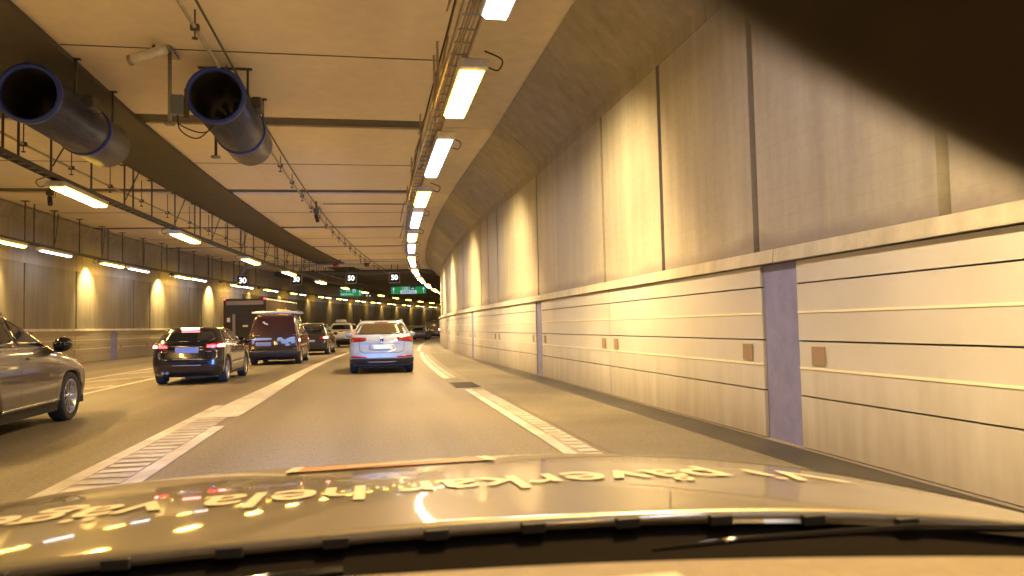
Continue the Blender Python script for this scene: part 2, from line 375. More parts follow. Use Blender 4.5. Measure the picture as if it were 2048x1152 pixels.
def wall(label, xf, out, tb, grooves, gz, courses, cap, thin, wide, capm, ribs, t_far, reach):
    W = empty('tunnel_wall', (*P(xf(0), 0), 0), 0, label, 'wall')
    off = Matrix.Translation(-Vector(W.location))
    def put(mb, name, m):
        o = mb.build(name, MATS[m], W); o.data.transform(off); return o
    put(profile(xf, [(.22, -.1), (.22, ZC+.1), (.5, ZC+.1), (.5, -.1)], T0, tb, out), 'backing_wall', 'joint_dark')
    ztop = cap[1]
    for a, b in zip(grooves[:-1], grooves[1:]):
        g = .065 if b < t_far else .06
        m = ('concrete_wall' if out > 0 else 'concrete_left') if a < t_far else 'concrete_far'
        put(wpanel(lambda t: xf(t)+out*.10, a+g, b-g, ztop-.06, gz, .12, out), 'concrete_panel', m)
    g0 = grooves[0]
    k = g0
    while k < grooves[-1]-.1:
        k2 = min(k+9.7, grooves[-1])
        m = 'concrete_haunch'
        pr = [(.10, gz+.006), (.10, reach[0]), (reach[1], ZC-.05), (.23, ZC-.05), (.23, gz+.006)]
        put(profile(xf, pr, k+.012, k2-.012, out), 'haunch_panel', m); k = k2
    # cladding in courses between the joints
    js = sorted(thin+wide)
    for i, (a, b) in enumerate(zip(js[:-1], js[1:])):
        a2 = a+(.36 if a in wide else .012); b2 = b-(.36 if b in wide else .012)
        for ci, (z0, z1) in enumerate(courses):
            dd = (0, .006, .003, .0)[ci] + (.004 if (i+ci) % 3 == 0 else 0)
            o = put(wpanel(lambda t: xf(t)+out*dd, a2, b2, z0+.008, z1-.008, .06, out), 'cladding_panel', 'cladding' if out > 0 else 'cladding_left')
            if ci in ribs:
                zr = ribs[ci]
                rb = put(wpanel(lambda t: xf(t)-out*.007+out*dd, a2+.002, b2-.002, zr-.011, zr+.011, .007, out), 'rib', 'cladding_rib')
                rb.parent = o; rb.location = (0, 0, 0)
            if ci == 0 or a > t_far: continue
            if ci == 1 and a < 60:
                zc = courses[1][1]-.14
                for q in ([a2+.34] if a < b else [])+[b2-.34]:
                    mk = put(wpanel(lambda t: xf(t)-out*.008, q-.11, q+.11, zc-.09, zc+.09, .0075, out), 'wall_reflector', 'reflector_dark')
                    mk.parent = o; mk.location = (0, 0, 0)
    for q in wide:
        put(wpanel(lambda t: xf(t)+out*.03, q-.34, q+.34, .0, cap[0]-.01, .08, out), 'post', 'post_dark')
    k = js[0]
    while k < js[-1]-.1:
        k2 = min(k+5.9, js[-1])
        put(profile(xf, [(-.05, cap[0]), (-.05, cap[0]+.02), (-.03, ztop), (.09, ztop+.004), (.09, cap[0])], k+.01, k2-.01, out), 'coping', 'coping'); k = k2
    put(wpanel(lambda t: xf(t)+out*.005, js[0], js[-1], -.02, .012, .06, out), 'footing', 'joint_dark')
    return W
rg = [-20, -14.9, -12, -6.3, -3.4, -.6, 2.2, 5.1, 8.0, 10.8, 13.7, 19.45, 25.2, 27.1, 28.9, 34.7, 37.6, 40.4, 46.1, 51.9, 57.6, 63.4, 69]
rwide = [-16.2, -4.4, 7.4, 19.1, 30.9, 42.7, 54.5, 66.3]; rthin = [-10.3, 1.5, 13.2, 25.0, 36.8, 48.6, 60.4]
rw = wall('pale clad concrete wall close on the right beside the hard shoulder', XR, 1, 72, rg, 5.2,
     [(0.012, .53), (.53, 1.08), (1.08, 1.66), (1.66, 1.90)], (1.905, 2.05), rthin, rwide, 'coping', {1: .81, 2: 1.37}, 75, (5.45, -1.0))
lg = [-20, -10, -4, 2, 8, 12, 16, 20, 24, 28, 33.0, 37.6, 43.8, 45.8, 51.5, 53.4, 55.5]+[61.3+4.1*k for k in range(25)]
lwide = [0.1, 8.4, 16.6, 24.9, 33.1, 41.4]+[49.7+8.3*k for k in range(14)]; lthin = [4.2, 12.5, 20.8, 29, 37.3, 45.6]+[53.9+8.3*k for k in range(13)]
lw = wall('far concrete wall on the left under the long curving lamp row', XL, -1, T1, lg, 4.25,
     [(0.012, .42), (.42, .84), (.84, 1.27), (1.27, 1.46)], (1.465, 1.58), lthin, lwide, 'coping', {1: .63, 2: 1.05}, 60, (5.9, -.25))
# closing wall of the tunnel far round the bend and behind (portal side left open)
# ================================================================== LUMINAIRES
ORD = 'nearest second third fourth fifth sixth seventh eighth ninth tenth eleventh twelfth thirteenth fourteenth fifteenth sixteenth seventeenth eighteenth nineteenth twentieth'.split()
BEH = ['farthest back', 'middle', 'last']
ORD_ = ['nearest', 'second', 'third', 'fourth', 'fifth', 'sixth', 'seventh', 'eighth', 'ninth', 'tenth', 'eleventh', 'twelfth', 'thirteenth', 'fourteenth', 'fifteenth']
def lamp_meshes(L, w, kind, far=False):
    hm = MB(); hm.bbox(-w/2-.03, w/2+.03, -.06, L+.06, .03, .15, .02)
    gm = MB(); gm.box(-w/2+.02, w/2-.02, .02, L-.02, -.022, -.018, 0)
    z_ = (-.018, .032); k_ = [(-w/2+.02, .02), (w/2-.02, .02), (w/2-.02, L-.02), (-w/2+.02, L-.02)]; k2 = [(-w/2-.012, -.012), (w/2+.012, -.012), (w/2+.012, L+.012), (-w/2-.012, L+.012)]
    gm.add([(*p, -.018) for p in k_]+[(*p, .032) for p in k2], [(i, (i+1) % 4, 4+(i+1) % 4, 4+i) for i in range(4)], 1)
    em = MB(); em.bbox(-w/2-.035, w/2+.035, -.22, -.065, .0, .13, .015)
    return hm.mesh('housing', MATS['housing']), gm.mesh('diffuser', [MATS[('sodium_glass' if kind == 's' else 'white_glass')+('_dim' if far else '')], MATS['sodium_rim' if kind == 's' else 'white_rim']]), em.mesh('gear_box', MATS['housing'])
LM = {}
def spot(par, loc, target, energy, size, blend=.6, col=SODIUM, rad=.12):
    l = bpy.data.lights.new('lamp_light', 'SPOT'); l.energy = energy; l.color = col; l.spot_size = size; l.spot_blend = blend; l.shadow_soft_size = rad
    o = bpy.data.objects.new('lamp_light', l); C.objects.link(o); o.parent = par; o.location = loc
    o.rotation_euler = (Vector(target)-Vector(loc)).to_track_quat('-Z', 'Y').to_euler(); return o
def lamp(kind, X, t, L, z, label, group, w_=.33, wallside=0, e=0, down=0):
    key = (kind, round(L, 1), w_, t > 62)
    if key not in LM: LM[key] = lamp_meshes(round(L, 1), w_, kind, t > 62)
    h_, g_, e_ = LM[key]
    x, y = P(X, t)
    o = empty('tunnel_lamp', (x, y, z), -TH(t+L/2), label, 'lamp', group)
    link('housing', h_, o); link('diffuser', g_, o)
    if t < 60:
        link('gear_box', e_, o)
        cb = MB(); s_ = -1 if wallside < 0 else 1
        cb.tube([(s_*w_*.55, L*.2 if kind == 'w' else -.1, .06), (s_*(w_*.55+.16), (L*.2 if kind == 'w' else -.1)-.02, .0), (s_*(w_*.55+.2), (L*.2 if kind == 'w' else -.1)-.12, .12), (s_*w_*.4, (L*.2 if kind == 'w' else -.1)-.2, .2)], .012, 5, curve=True)
        cb.build('supply_cable', MATS['cable'], o)
    if e:
        spot(o, (wallside*.05, L*.45, -.04), (wallside*2.6, L*.45+1.0, -2.0), e, math.radians(96), 1.0, (1, .70, .27))
    if down: spot(o, (0, L*.5, -.05), (0, L*.5, -4), down, math.radians(132), .6, (1, .63, .21), .15)
    return o
RZ = 4.85
rs = [-9, .7, 10.4, 20.0, 29.1, 38.6, 47.0, 55.5, 64.0, 72.5, 81, 90, 99, 108]; rwh = [-4.4, 5.0, 14.35, 23.6, 32.8, 41.0, 49.6, 58.0, 66.5, 75, 84, 93]
for i, t in enumerate(rs):
    dl = 0 if t < 47 else (.0 if t < 60 else .1)
    vis = i-2
    lb = 'warm sodium lamp of the row beside the right wall, %s one in view' % (ORD[vis] if vis > 0 else 'large nearest') if vis >= 0 else 'warm sodium lamp of the right row %s' % ('directly above the camera car' if i else 'behind the camera car')
    lamp('s', 1.46+dl, t, 2.3, RZ, lb, 'sodium lamps of the right row', wallside=1, e=E_SPOT if -5 < t < 80 else 0, down=E_DOWN if t < 60 else 0)
for i, t in enumerate(rwh):
    vis = i-1
    lb = 'long white tube lamp of the row beside the right wall, %s one in view' % ORD[vis] if vis >= 0 else 'white tube lamp of the right row behind the camera car'
    lamp('w', 1.47, t, 3.5, RZ, lb, 'white tube lamps of the right row', .28, wallside=1)
cs = [.5, 10.2, 19.8, 28.8, 38.9, 47.6, 57.2, 66.6, 75.3, 83, 90.8, 98, 105, 112, 119, 126, 133, 140, 147]
for i, t in enumerate(cs):
    vis = i-2
    lb = 'sodium lamp under the cable tray between the left lanes, %s in view' % ORD[vis] if vis >= 0 else 'sodium lamp under the middle cable tray, %s of two before the first in view' % ('farther' if i == 0 else 'closer')
    lamp('s', -7.35+XC(t), t, 2.9 if t < 60 else 2.0, RZ, lb, 'sodium lamps of the middle row', wallside=-1, down=E_DOWN if t < 60 else 0)
ls = [2, 11, 20, 28.6, 38.05, 47.04, 56.4, 63.6, 70.5, 78.9, 85.1, 92.2, 98.6, 105.9, 113, 120, 127, 134, 141, 148, 155]; lwh = [5, 14, 23, 32.2, 41.1, 49.5, 58.6, 65.2, 73.0, 81.2, 87.2, 94.4, 101, 108, 115.3, 122.3, 129.3, 136.3, 143.3, 150.3]
for i, t in enumerate(ls):
    vis = i-3
    lb = 'sodium lamp of the row along the far left wall, %s in view' % ORD[vis] if vis >= 0 else 'sodium lamp of the left wall row, %s of three outside the view' % BEH[i]
    lamp('s', XL(t)+.85, t, 2.4 if t < 60 else 1.5, 4.65, lb, 'sodium lamps of the left wall row', .2, wallside=-1)
for i, t in enumerate(lwh):
    vis = i-3
    lb = 'white tube lamp of the row along the far left wall, %s in view' % ORD[vis] if vis >= 0 else 'white tube lamp of the left wall row, %s of three outside the view' % BEH[i]
    lamp('w', XL(t)+.85, t, 2.7 if t < 60 else 1.9, 4.65, lb, 'white tube lamps of the left wall row', .12, wallside=-1)
for wi, t in enumerate([22, 30.4, 38.6, 46.9, 54.7, 62.6, 70, 78.2, 85.4, 92.8, 99.5, 106, 113, 120, 127]):
    q = empty('wall_washer', (*P(XL(t)+.72, t), 4.72), -TH(t), 'small floodlight above a bright patch on the left wall, %s along it' % ORD[wi], 'floodlight', 'floodlights on the left wall')
    MB().bbox(-.1, .1, -.14, .14, -.02, .12, .02).build('housing', MATS['galv_dark'], q)
    spot(q, (-.02, 0, -.06), (-.72, 0, -.95), E_SPOTL*(1 if t < 60 else .2), math.radians(86), .9, (1, .68, .22), .05)
# ================================================================== CABLE TRAYS
mat('tray_brown', (.40, .33, .25), .6)
def tray(label, xf, z, ta, tb, w_, hang_to, step=2.35, brace=True, side=1, tm='galv_dark', plates=True):
    t0 = empty('cable_tray', (0, 0, 0), 0, label, 'cable tray')
    for dx in (-w_/2, w_/2):
        profile(lambda t: xf(t)+dx, [(-.012, z-.04), (-.012, z+.05), (.012, z+.05), (.012, z-.04)], ta, tb, 1).build('side_rail', MATS[tm], t0)
    mb = MB(); t = ta
    while t < tb:
        a = P(xf(t)-w_/2, t); b = P(xf(t)+w_/2, t); mb.tube([(*a, z-.02), (*b, z-.02)], .012, 4, cap=False); t += .45
    mb.build('rung_set', MATS['galv'], t0, fix=False, kind='stuff')
    for k in range(4):
        pts = []; t = ta
        while t <= tb:
            pts.append((*P(xf(t)-w_*.3+k*w_*.2+.02*math.sin(t*.9+k), t), z+.015+.01*math.sin(t*1.7+k*2))); t += 1.2
        MB().tube(pts, .016, 5).build('cable_run', MATS['cable' if plates else tm], t0)
    t = ta+.6; i = 0; rod = MB().tube([(0, 0, 0), (0, 0, 1)], .026, 6).mesh('hanger', MATS[tm])
    plate = MB().bbox(-.14, .14, -.09, .09, -.02, 0, .004).mesh('foot_plate', MATS[tm])
    while t < min(tb, 62):
        h = hang_to(t)-z
        o = link('hanger', rod, t0, (*P(xf(t)+side*.04, t), z)); o.scale = (1, 1, h)
        if plates: p_ = link('foot_plate', plate, t0, (*P(xf(t)+side*.04, t), hang_to(t)), -TH(t))
        if brace and i % 2 == 0:
            a = (*P(xf(t)+side*.04, t+.1), z+.25); b = (*P(xf(t)+side*.5, t+.9), hang_to(t)-.01)
            MB().tube([a, b], .018, 5).build('brace', MATS[tm], t0)
        if i % 3 == 1:
            o = link('hanger', rod, t0, (*P(xf(t+.7)+side*.04, t+.7), z)); o.scale = (1, 1, h)
        t += step; i += 1
    return t0
tray('cable tray hung on rods under the dark ceiling beam above the left lanes', lambda t: -7.35+XC(t), 5.06, 0, 120, .22, lambda t: ZC-.11, side=.3)
tray('cable tray high on the left wall with slanted braces over the lamps', lambda t: XL(t)+.8, 4.86, 0, 118, .16, lambda t: ZC-.01, side=-.5)
tray('cable tray over the lamp row on the right, full of loose cables', lambda t: 1.25, 5.04, -6, 112, .26, lambda t: ZC-.04, side=.1, brace=False, step=4.7, tm='tray_brown', plates=False)
# loose loops of cable over the right row
mb = MB()
random.seed(3)
for k in range(34):
    t = -2+k*1.8+random.random()*.5; x = 1.02+random.random()*.12; z = 5.05+random.random()*.15; r_ = .1+random.random()*.14
    mb.tube([(*P(x+.06*math.sin(a), t+r_*math.cos(a)), z+.12+1.2*r_*math.sin(a)) for a in np.linspace(0, 2*math.pi, 10)], .012, 4)
mb.build('cable_coil_row', MATS['tray_brown'], kind='stuff')
# ================================================================== PIPES
def pipe(label, xf, z, ta, tb, r_, clips=True, m='pipe_paint'):
    o = empty('sprinkler_pipe', (0, 0, 0), 0, label, 'pipe')
    pts = []; t = ta
    while t <= tb: pts.append((*P(xf(t), t), z)); t += 1.5
    MB().tube(pts, r_, 8).build('pipe_run', MATS[m], o)
    if clips:
        cl = MB(); cl.tube([(0, 0, 0), (0, 0, ZC-z-.01)], .014, 5); cl.bbox(-.07, .07, -.04, .04, -.05, .05, .01); cl.tube([(0, 0, -.04), (0, 0, -.16)], .012, 5); cl.lathe([(.01, -.16), (.05, -.17), (.05, -.19), (.0, -.195)], 8, 'z')
        cm = cl.mesh('sprinkler_head', MATS['galv_dark']); fixn(cm); t = ta+1; i = 0
        while t < min(tb, 75): link('sprinkler_head', cm, o, (*P(xf(t), t), z), -TH(t)); t += 2.6; i += 1
    return o
pipe('thin sprinkler pipe with hanging heads along the ceiling over the middle lane', lambda t: -2.8+.01*t, 6.15, -4, 80, .032)
pipe('parallel conduit running beside the sprinkler pipe over the middle lane', lambda t: -2.62+.01*t, 6.28, -4, 80, .022, clips=False, m='galv_dark')
pipe('sprinkler pipe left of the middle cable tray with small hanging heads', lambda t: -7.85+XC(t), 5.75, 0, 80, .03)
# large drain pipe crossing the ceiling ahead
o = empty('cross_pipe', (0, 0, 0), 0, 'thick pale pipe crossing below the ceiling with an elbow at its left end', 'pipe')
tc = 57.0
MB().tube([(*P(-11.6, tc), 5.55), (*P(-11.2, tc), 5.95), (*P(-10.9, tc), 6.02), (*P(-6, tc), 6.02), (*P(-2.6, tc), 6.02)], .13, 10).build('pipe_run', MATS['pipe_paint'], o)
for X in (-10, -8.2, -6, -4.4, -2.9): MB().tube([(*P(X, tc), 6.0), (*P(X, tc), ZC)], .03, 6).build('hanger', MATS['galv_dark'], o)
MB().tube([(*P(-4.9, tc), 6.02), (*P(-4.5, tc), 6.02)], .15, 10).build('coupling', MATS['pipe_red'], o)
MB().tube([(*P(-2.6, tc), 6.02), (*P(-2.3, tc), 6.02)], .16, 10).build('coupling', MATS['galv_dark'], o)
for tt, (xa, xb), z in ((31.4, (-2.1, 1.3), 6.38), (57.6, (-10.6, 1.3), 6.3)):
    o = empty('conduit', (0, 0, 0), 0, 'thin conduit crossing the ceiling %s' % ('from the small camera to the right lamp row' if tt < 40 else 'just beyond the thick cross pipe'), 'conduit')
    MB().tube([(*P(xa+(xb-xa)*k/6, tt), z) for k in range(7)], .022, 6).build('conduit_run', MATS['galv_dark'], o)
# ================================================================== JET FANS
def jet_fan(x, y, z, label):
    r_ = .5
    o = empty('jet_fan', (x, y, ZC), -.012, label, 'jet fan', 'jet fans under the ceiling')
    dz = z-ZC
    mb = MB(); mb.lathe([(r_-.03, .02), (r_, .03), (r_, 3.8), (r_-.02, 3.84), (r_-.05, 3.84)], 40, 'y', (0, 0, dz)); mb.build('casing', MATS['fan_shell'], o)
    MB().lathe([(r_-.048, .03), (r_-.055, 1.0), (r_-.055, 3.84)], 40, 'y', (0, 0, dz)).build('lining', MATS['fan_inside'], o)
    MB().lathe([(r_-.05, .04), (r_-.045, -.03), (r_+.0, -.05), (r_+.035, -.02), (r_+.03, .05), (r_+.0, .06)], 40, 'y', (0, 0, dz)).build('rim', MATS['fan_blue'], o)
    MB().lathe([(r_+.0, 2.42), (r_+.03, 2.42), (r_+.03, 2.56), (r_+.0, 2.56)], 40, 'y', (0, 0, dz)).build('band', MATS['fan_blue'], o)
    hub = MB().lathe([(.0, 1.45), (.07, 1.47), (.1, 1.55), (.11, 1.6), (.14, 1.62), (.15, 1.9), (0, 2.0)], 20, 'y', (0, 0, dz)).build('hub', MATS['hub_blue'], o)
    for k in range(10):
        a = k*math.pi/5; b = MB()
        p = [(.14*math.cos(a), 1.7, dz+.14*math.sin(a)), (.4*math.cos(a), 1.66, dz+.4*math.sin(a)), (.4*math.cos(a+.35), 1.78, dz+.4*math.sin(a+.35)), (.14*math.cos(a+.5), 1.82, dz+.14*math.sin(a+.5))]
        b.add(p+[(q[0], q[1]+.012, q[2]) for q in p], [(0, 1, 2, 3), (7, 6, 5, 4), (0, 4, 5, 1), (1, 5, 6, 2), (2, 6, 7, 3), (3, 7, 4, 0)])
        b.build('fan_blade', MATS['fan_blade'], o)
    for yy in (.9, 2.9):
        for s_ in (-1, 1):
            MB().tube([(s_*.42, yy, dz+.28), (s_*.42, yy, 0)], .025, 6).build('bracket', MATS['galv_dark'], o)
        MB().box(-.5, .5, yy-.04, yy+.04, -.03, -.002).build('mounting_rail', MATS['galv_dark'], o)
    MB().bbox(.44, .62, 1.2, 1.65, dz+.12, dz+.36, .02).build('terminal_box', MATS['galv_dark'], o)
    mb = MB()
    for k in range(16):
        a = 2*math.pi*k/16; mb.box((r_+.01)*math.cos(a)-.01, (r_+.01)*math.cos(a)+.01, .12, 3.7, dz+(r_-.004)*math.sin(a)-.004, dz+(r_-.004)*math.sin(a)+.004)
    return o
jet_fan(-2.72, 14.5, 5.63, 'grey jet fan with blue rim hanging beside the ceiling camera')
jet_fan(-5.75, 14.3, 5.50, 'grey jet fan with blue rim nearest the left edge of the view')
# ================================================================== CEILING EQUIPMENT
o = empty('camera_mast', (-3.43, 14.6, ZC), 0, 'ceiling mast with white tubular camera and blue grey box between the fans', 'camera')
MB().bbox(-.16, .0, -.3, .3, -.06, -.002, .01).build('foot_plate', MATS['galv'], o)
MB().tube([(-.08, -.1, -.02), (-.08, -.1, -1.35)], .035, 8).build('mast', MATS['galv'], o)
MB().bbox(-.05, .17, -.2, .0, -1.2, -.85, .015).build('control_box', MATS['blue_grey_box'], o)
MB().bbox(.18, .24, -.16, -.02, -1.28, -.72, .01).build('antenna', MATS['galv_dark'], o)
MB().bbox(-.16, .0, -.16, -.04, -1.4, -1.34, .01).build('end_cap', MATS['galv'], o)
MB().tube([(-.62, -.5, -.36), (-.02, -.62, -.18)], .085, 12).build('camera_tube', MATS['housing'], o)
MB().tube([(-.66, -.49, -.37), (-.6, -.5, -.355)], .092, 12).build('camera_hood', MATS['galv'], o)
MB().tube([(-.3, -.5, -.26), (-.3, -.3, -.02)], .03, 6).build('camera_arm', MATS['galv_dark'], o)
for k, rr_ in enumerate((.28, .18)):
    MB().tube([(.05+.0*k, -.1, -1.2), (.1, -.05, -1.2-rr_), (.4+.1*k, .1, -1.28-rr_), (.75, .4, -1.0)], .012, 6, curve=True).build('cable_loop', MATS['cable'], o)
o = empty('ceiling_sensor', (-3.3, 17.6, ZC), 0, 'thin rod sensor with round foot hanging beneath the right fan', 'sensor')
MB().tube([(0, 0, 0), (0, 0, -1.25)], .03, 8).build('rod', MATS['galv_dark'], o)
MB().lathe([(.0, -1.25), (.1, -1.26), (.11, -1.3), (0, -1.32)], 12, 'z').build('foot', MATS['galv'], o)
def small_cam(x, y, label):
    o = empty('surveillance_camera', (x, y, ZC), 0, label, 'camera')
    MB().tube([(0, 0, 0), (0, 0, -.3)], .035, 6).build('stem', MATS['galv_dark'], o)
    MB().bbox(-.1, .1, -.1, .12, -.5, -.28, .03).build('bracket', MATS['galv_dark'], o)
    MB().tube([(-.02, .05, -.55), (.06, -.12, -.82)], .075, 8).build('camera_body', MATS['cable'], o)
    MB().tube([(.1, 0, -.2), (.2, 0, -.3), (.16, 0, -.55), (.05, 0, -.6)], .012, 5).build('cable_loop', MATS['cable'], o)
small_cam(-2.05, 31.3, 'small dark camera hanging from the ceiling over the middle lane')
small_cam(-10.4, 27.5, 'small dark camera hanging below the ceiling left of the nearest tray lamp')
# ================================================================== SIGNS
def vms(px, y, z, txt, label, sz=.88):
    o = empty('speed_sign', (px, y, z), -TH(y), label, 'speed sign', 'lit lane speed signs')
    h_ = sz/2
    MB().bbox(-h_, h_, .02, .3, -h_, h_, .03).build('cabinet', MATS['vms_black'], o)
    fr = MB()
    for a in ((-h_, -h_+.05, -h_, h_), (h_-.05, h_, -h_, h_), (-h_+.05, h_-.05, -h_, -h_+.05), (-h_+.05, h_-.05, h_-.05, h_)): fr.box(a[0], a[1], -.005, .018, a[2], a[3])
    fr.build('frame', MATS['vms_frame'], o)
    text('digits', txt, .56, MATS['vms_digit'], o, (0, -.004, 0), off=.012, space=.95)
    for dx in (-.25, .25):
        MB().tube([(dx, .16, h_), (dx, .16, ZC-z-(.36 if y > 68 else .01))], .03, 6).build('hanger', MATS['galv_dark'], o)
vms(-9.06, 58.0, 4.98, '30', 'dark lane sign showing 30 over the truck lane, left end', .8)
vms(-5.75, 63.2, 5.36, '30', 'dark lane sign showing 30 partly behind the tray lamp')
vms(-1.42, 62.6, 5.38, '50', 'pale framed lane sign showing 50 above the left green sign')
vms(2.02, 62.0, 5.36, '50', 'pale framed lane sign showing 50 above the right green sign')
def guide(x, y, z, w_, h_, label):
    o = empty('direction_sign', (x, y, z), -TH(y)*.5, label, 'road sign')
    MB().bbox(-w_/2, w_/2, .02, .12, -h_/2, h_/2, .02).build('panel', MATS['sign_green'], o)
    fr = MB(); b = .045
    for a in ((-w_/2, -w_/2+b, -h_/2, h_/2), (w_/2-b, w_/2, -h_/2, h_/2), (-w_/2+b, w_/2-b, -h_/2, -h_/2+b), (-w_/2+b, w_/2-b, h_/2-b, h_/2)): fr.box(a[0], a[1], -.0, .018, a[2], a[3])
    fr.build('border', MATS['sign_text_green'], o)
    for k, s_ in enumerate((-1, 1)):
        x = s_*(w_/2-.33); a = MB().box(x-.035, x+.035, .0, .018, -h_*.36, h_*.2)
        a.add([(x-.14, .0, h_*.1), (x, .0, h_*.36), (x+.14, .0, h_*.1), (x-.14, .018, h_*.1), (x, .018, h_*.36), (x+.14, .018, h_*.1)], [(0, 1, 2), (3, 5, 4), (0, 3, 4, 1), (1, 4, 5, 2), (2, 5, 3, 0)])
        a.build('arrow', MATS['sign_white'], o)
    for s_ in (-.3, .3): MB().tube([(s_*w_, .08, h_/2), (s_*w_, .08, ZC-z-.36)], .05, 6).build('hanger', MATS['galv_dark'], o)
    return o
def ring(o, x0, x1, z0, z1, b, m):
    fr = MB()
    for a in ((x0, x0+b, z0, z1), (x1-b, x1, z0, z1), (x0+b, x1-b, z0, z0+b), (x0+b, x1-b, z1-b, z1)): fr.box(a[0], a[1], .002, .018, a[2], a[3])
    fr.build('route_box', MATS[m], o)
g = guide(-2.75, 91, 5.55, 4.05, .90, 'green direction sign reading E4 E18 and SUNDSVALL beneath a 50 sign')
ring(g, -1.15, -.12, .03, .38, .03, 'sign_text_green'); ring(g, -.12, .75, .03, .38, .03, 'sign_text_green')
text('route_number', 'E4', .30, MATS['sign_white'], g, (-.63, .0, .2), off=.004); text('route_number', 'E18', .30, MATS['sign_white'], g, (.32, .0, .2), off=.004)
MB().box(.85, 1.2, .0, .018, .03, .38).build('symbol_panel', MATS['sign_white'], g)
MB().add([(.9, -.004, .06), (1.02, -.004, .34), (1.15, -.004, .06), (1.02, -.004, .14)], [(0, 1, 3), (1, 2, 3)]).build('symbol', MATS['sign_blue'], g)
text('place_name', 'SUNDSVALL', .33, MATS['sign_white'], g, (.05, .0, -.2), off=.004, sx=1.05)
g = guide(4.55, 90, 5.72, 4.15, .93, 'bright green direction sign reading E20 and NORRTULL by the right lamps')
ring(g, -.75, .15, .04, .40, .03, 'sign_white'); text('route_number', 'E20', .32, MATS['sign_white'], g, (-.3, .0, .21), off=.004)
MB().box(.2, .78, .0, .018, .06, .40).build('symbol_panel', MATS['sign_blue'], g)
MB().add([(.25, -.004, .12), (.73, -.004, .12), (.6, -.004, .2), (.5, -.004, .3), (.38, -.004, .2)], [(0, 1, 2, 3, 4)]).build('symbol', MATS['sign_white'], g)
MB().box(-.95, .95, .0, .018, -.42, -.03).build('name_panel', MATS['sign_white'], g)
text('place_name', 'NORRTULL', .31, MATS['sign_blue'], g, (0, -.004, -.225), off=.004)
o = empty('route_sign', (-.1, 95, 5.45), -.1, 'small blue sign with red ring marks right of the SUNDSVALL sign', 'road sign')
MB().bbox(-.42, .42, 0, .08, -.3, .3, .02).build('panel', MATS['sign_blue'], o)
for k in (-1, 1):
    MB().lathe([(.10, -.012), (.15, -.012), (.15, -.002), (.10, -.002)], 14, 'y', (k*.18, 0, .12)).build('ring_mark', MATS['pipe_red'], o)
    MB().bbox(k*.18-.1, k*.18+.1, -.012, -.002, -.22, -.04, .003).build('symbol', MATS['sign_white'], o)
MB().tube([(0, .04, .3), (0, .04, .66)], .04, 6).build('hanger', MATS['galv_dark'], o)
# ================================================================== VEHICLES
WHEELS = {}
def wheel_meshes(R, wd, near):
    key = (R, wd, near)
    if key in WHEELS: return WHEELS[key]
    n = 36 if near else 18; rr_ = R*.70
    ty = MB(); ty.lathe([(rr_, -wd*.42), (R*.93, -wd*.5), (R*.99, -wd*.4), (R, -wd*.2), (R, wd*.2), (R*.99, wd*.4), (R*.93, wd*.5), (rr_, wd*.42), (rr_, -wd*.42)], n, 'x')
    ri = MB(); ri.lathe([(rr_, -wd*.42), (rr_*.97, wd*.40), (rr_*1.02, wd*.46), (rr_*.93, wd*.44), (rr_*.90, -wd*.1)], n, 'x')
    ri.lathe([(0, wd*.33), (rr_*.2, wd*.33), (rr_*.22, wd*.1), (rr_*.2, 0)], 14, 'x')
    for k in range(5):
        for da in (-.16, .16):
            a = 2*math.pi*k/5+da; a2 = 2*math.pi*k/5+da*1.9; c, s = math.cos(a), math.sin(a); c2, s2 = math.cos(a2), math.sin(a2); h = rr_*.055
            p0 = Vector((wd*.31, c*rr_*.15, s*rr_*.15)); p1 = Vector((wd*.40, c2*rr_*.95, s2*rr_*.95)); t = Vector((0, -s, c))*h
            q = [p0-t, p0+t, p1+t, p1-t]; q2 = [p-Vector((.05, 0, 0)) for p in q]
            ri.add(q+q2, [(0, 1, 2, 3), (0, 4, 5, 1), (1, 5, 6, 2), (2, 6, 7, 3), (3, 7, 4, 0)])
    di = MB(); di.lathe([(0, -wd*.05), (rr_*.9, -wd*.05)], n, 'x')
    ms = (ty.mesh('tyre', MATS['tyre']), ri.mesh('rim', MATS['rim']), di.mesh('brake_disc', MATS['underbody']))
    for q in ms: fixn(q)
    WHEELS[key] = ms; return ms
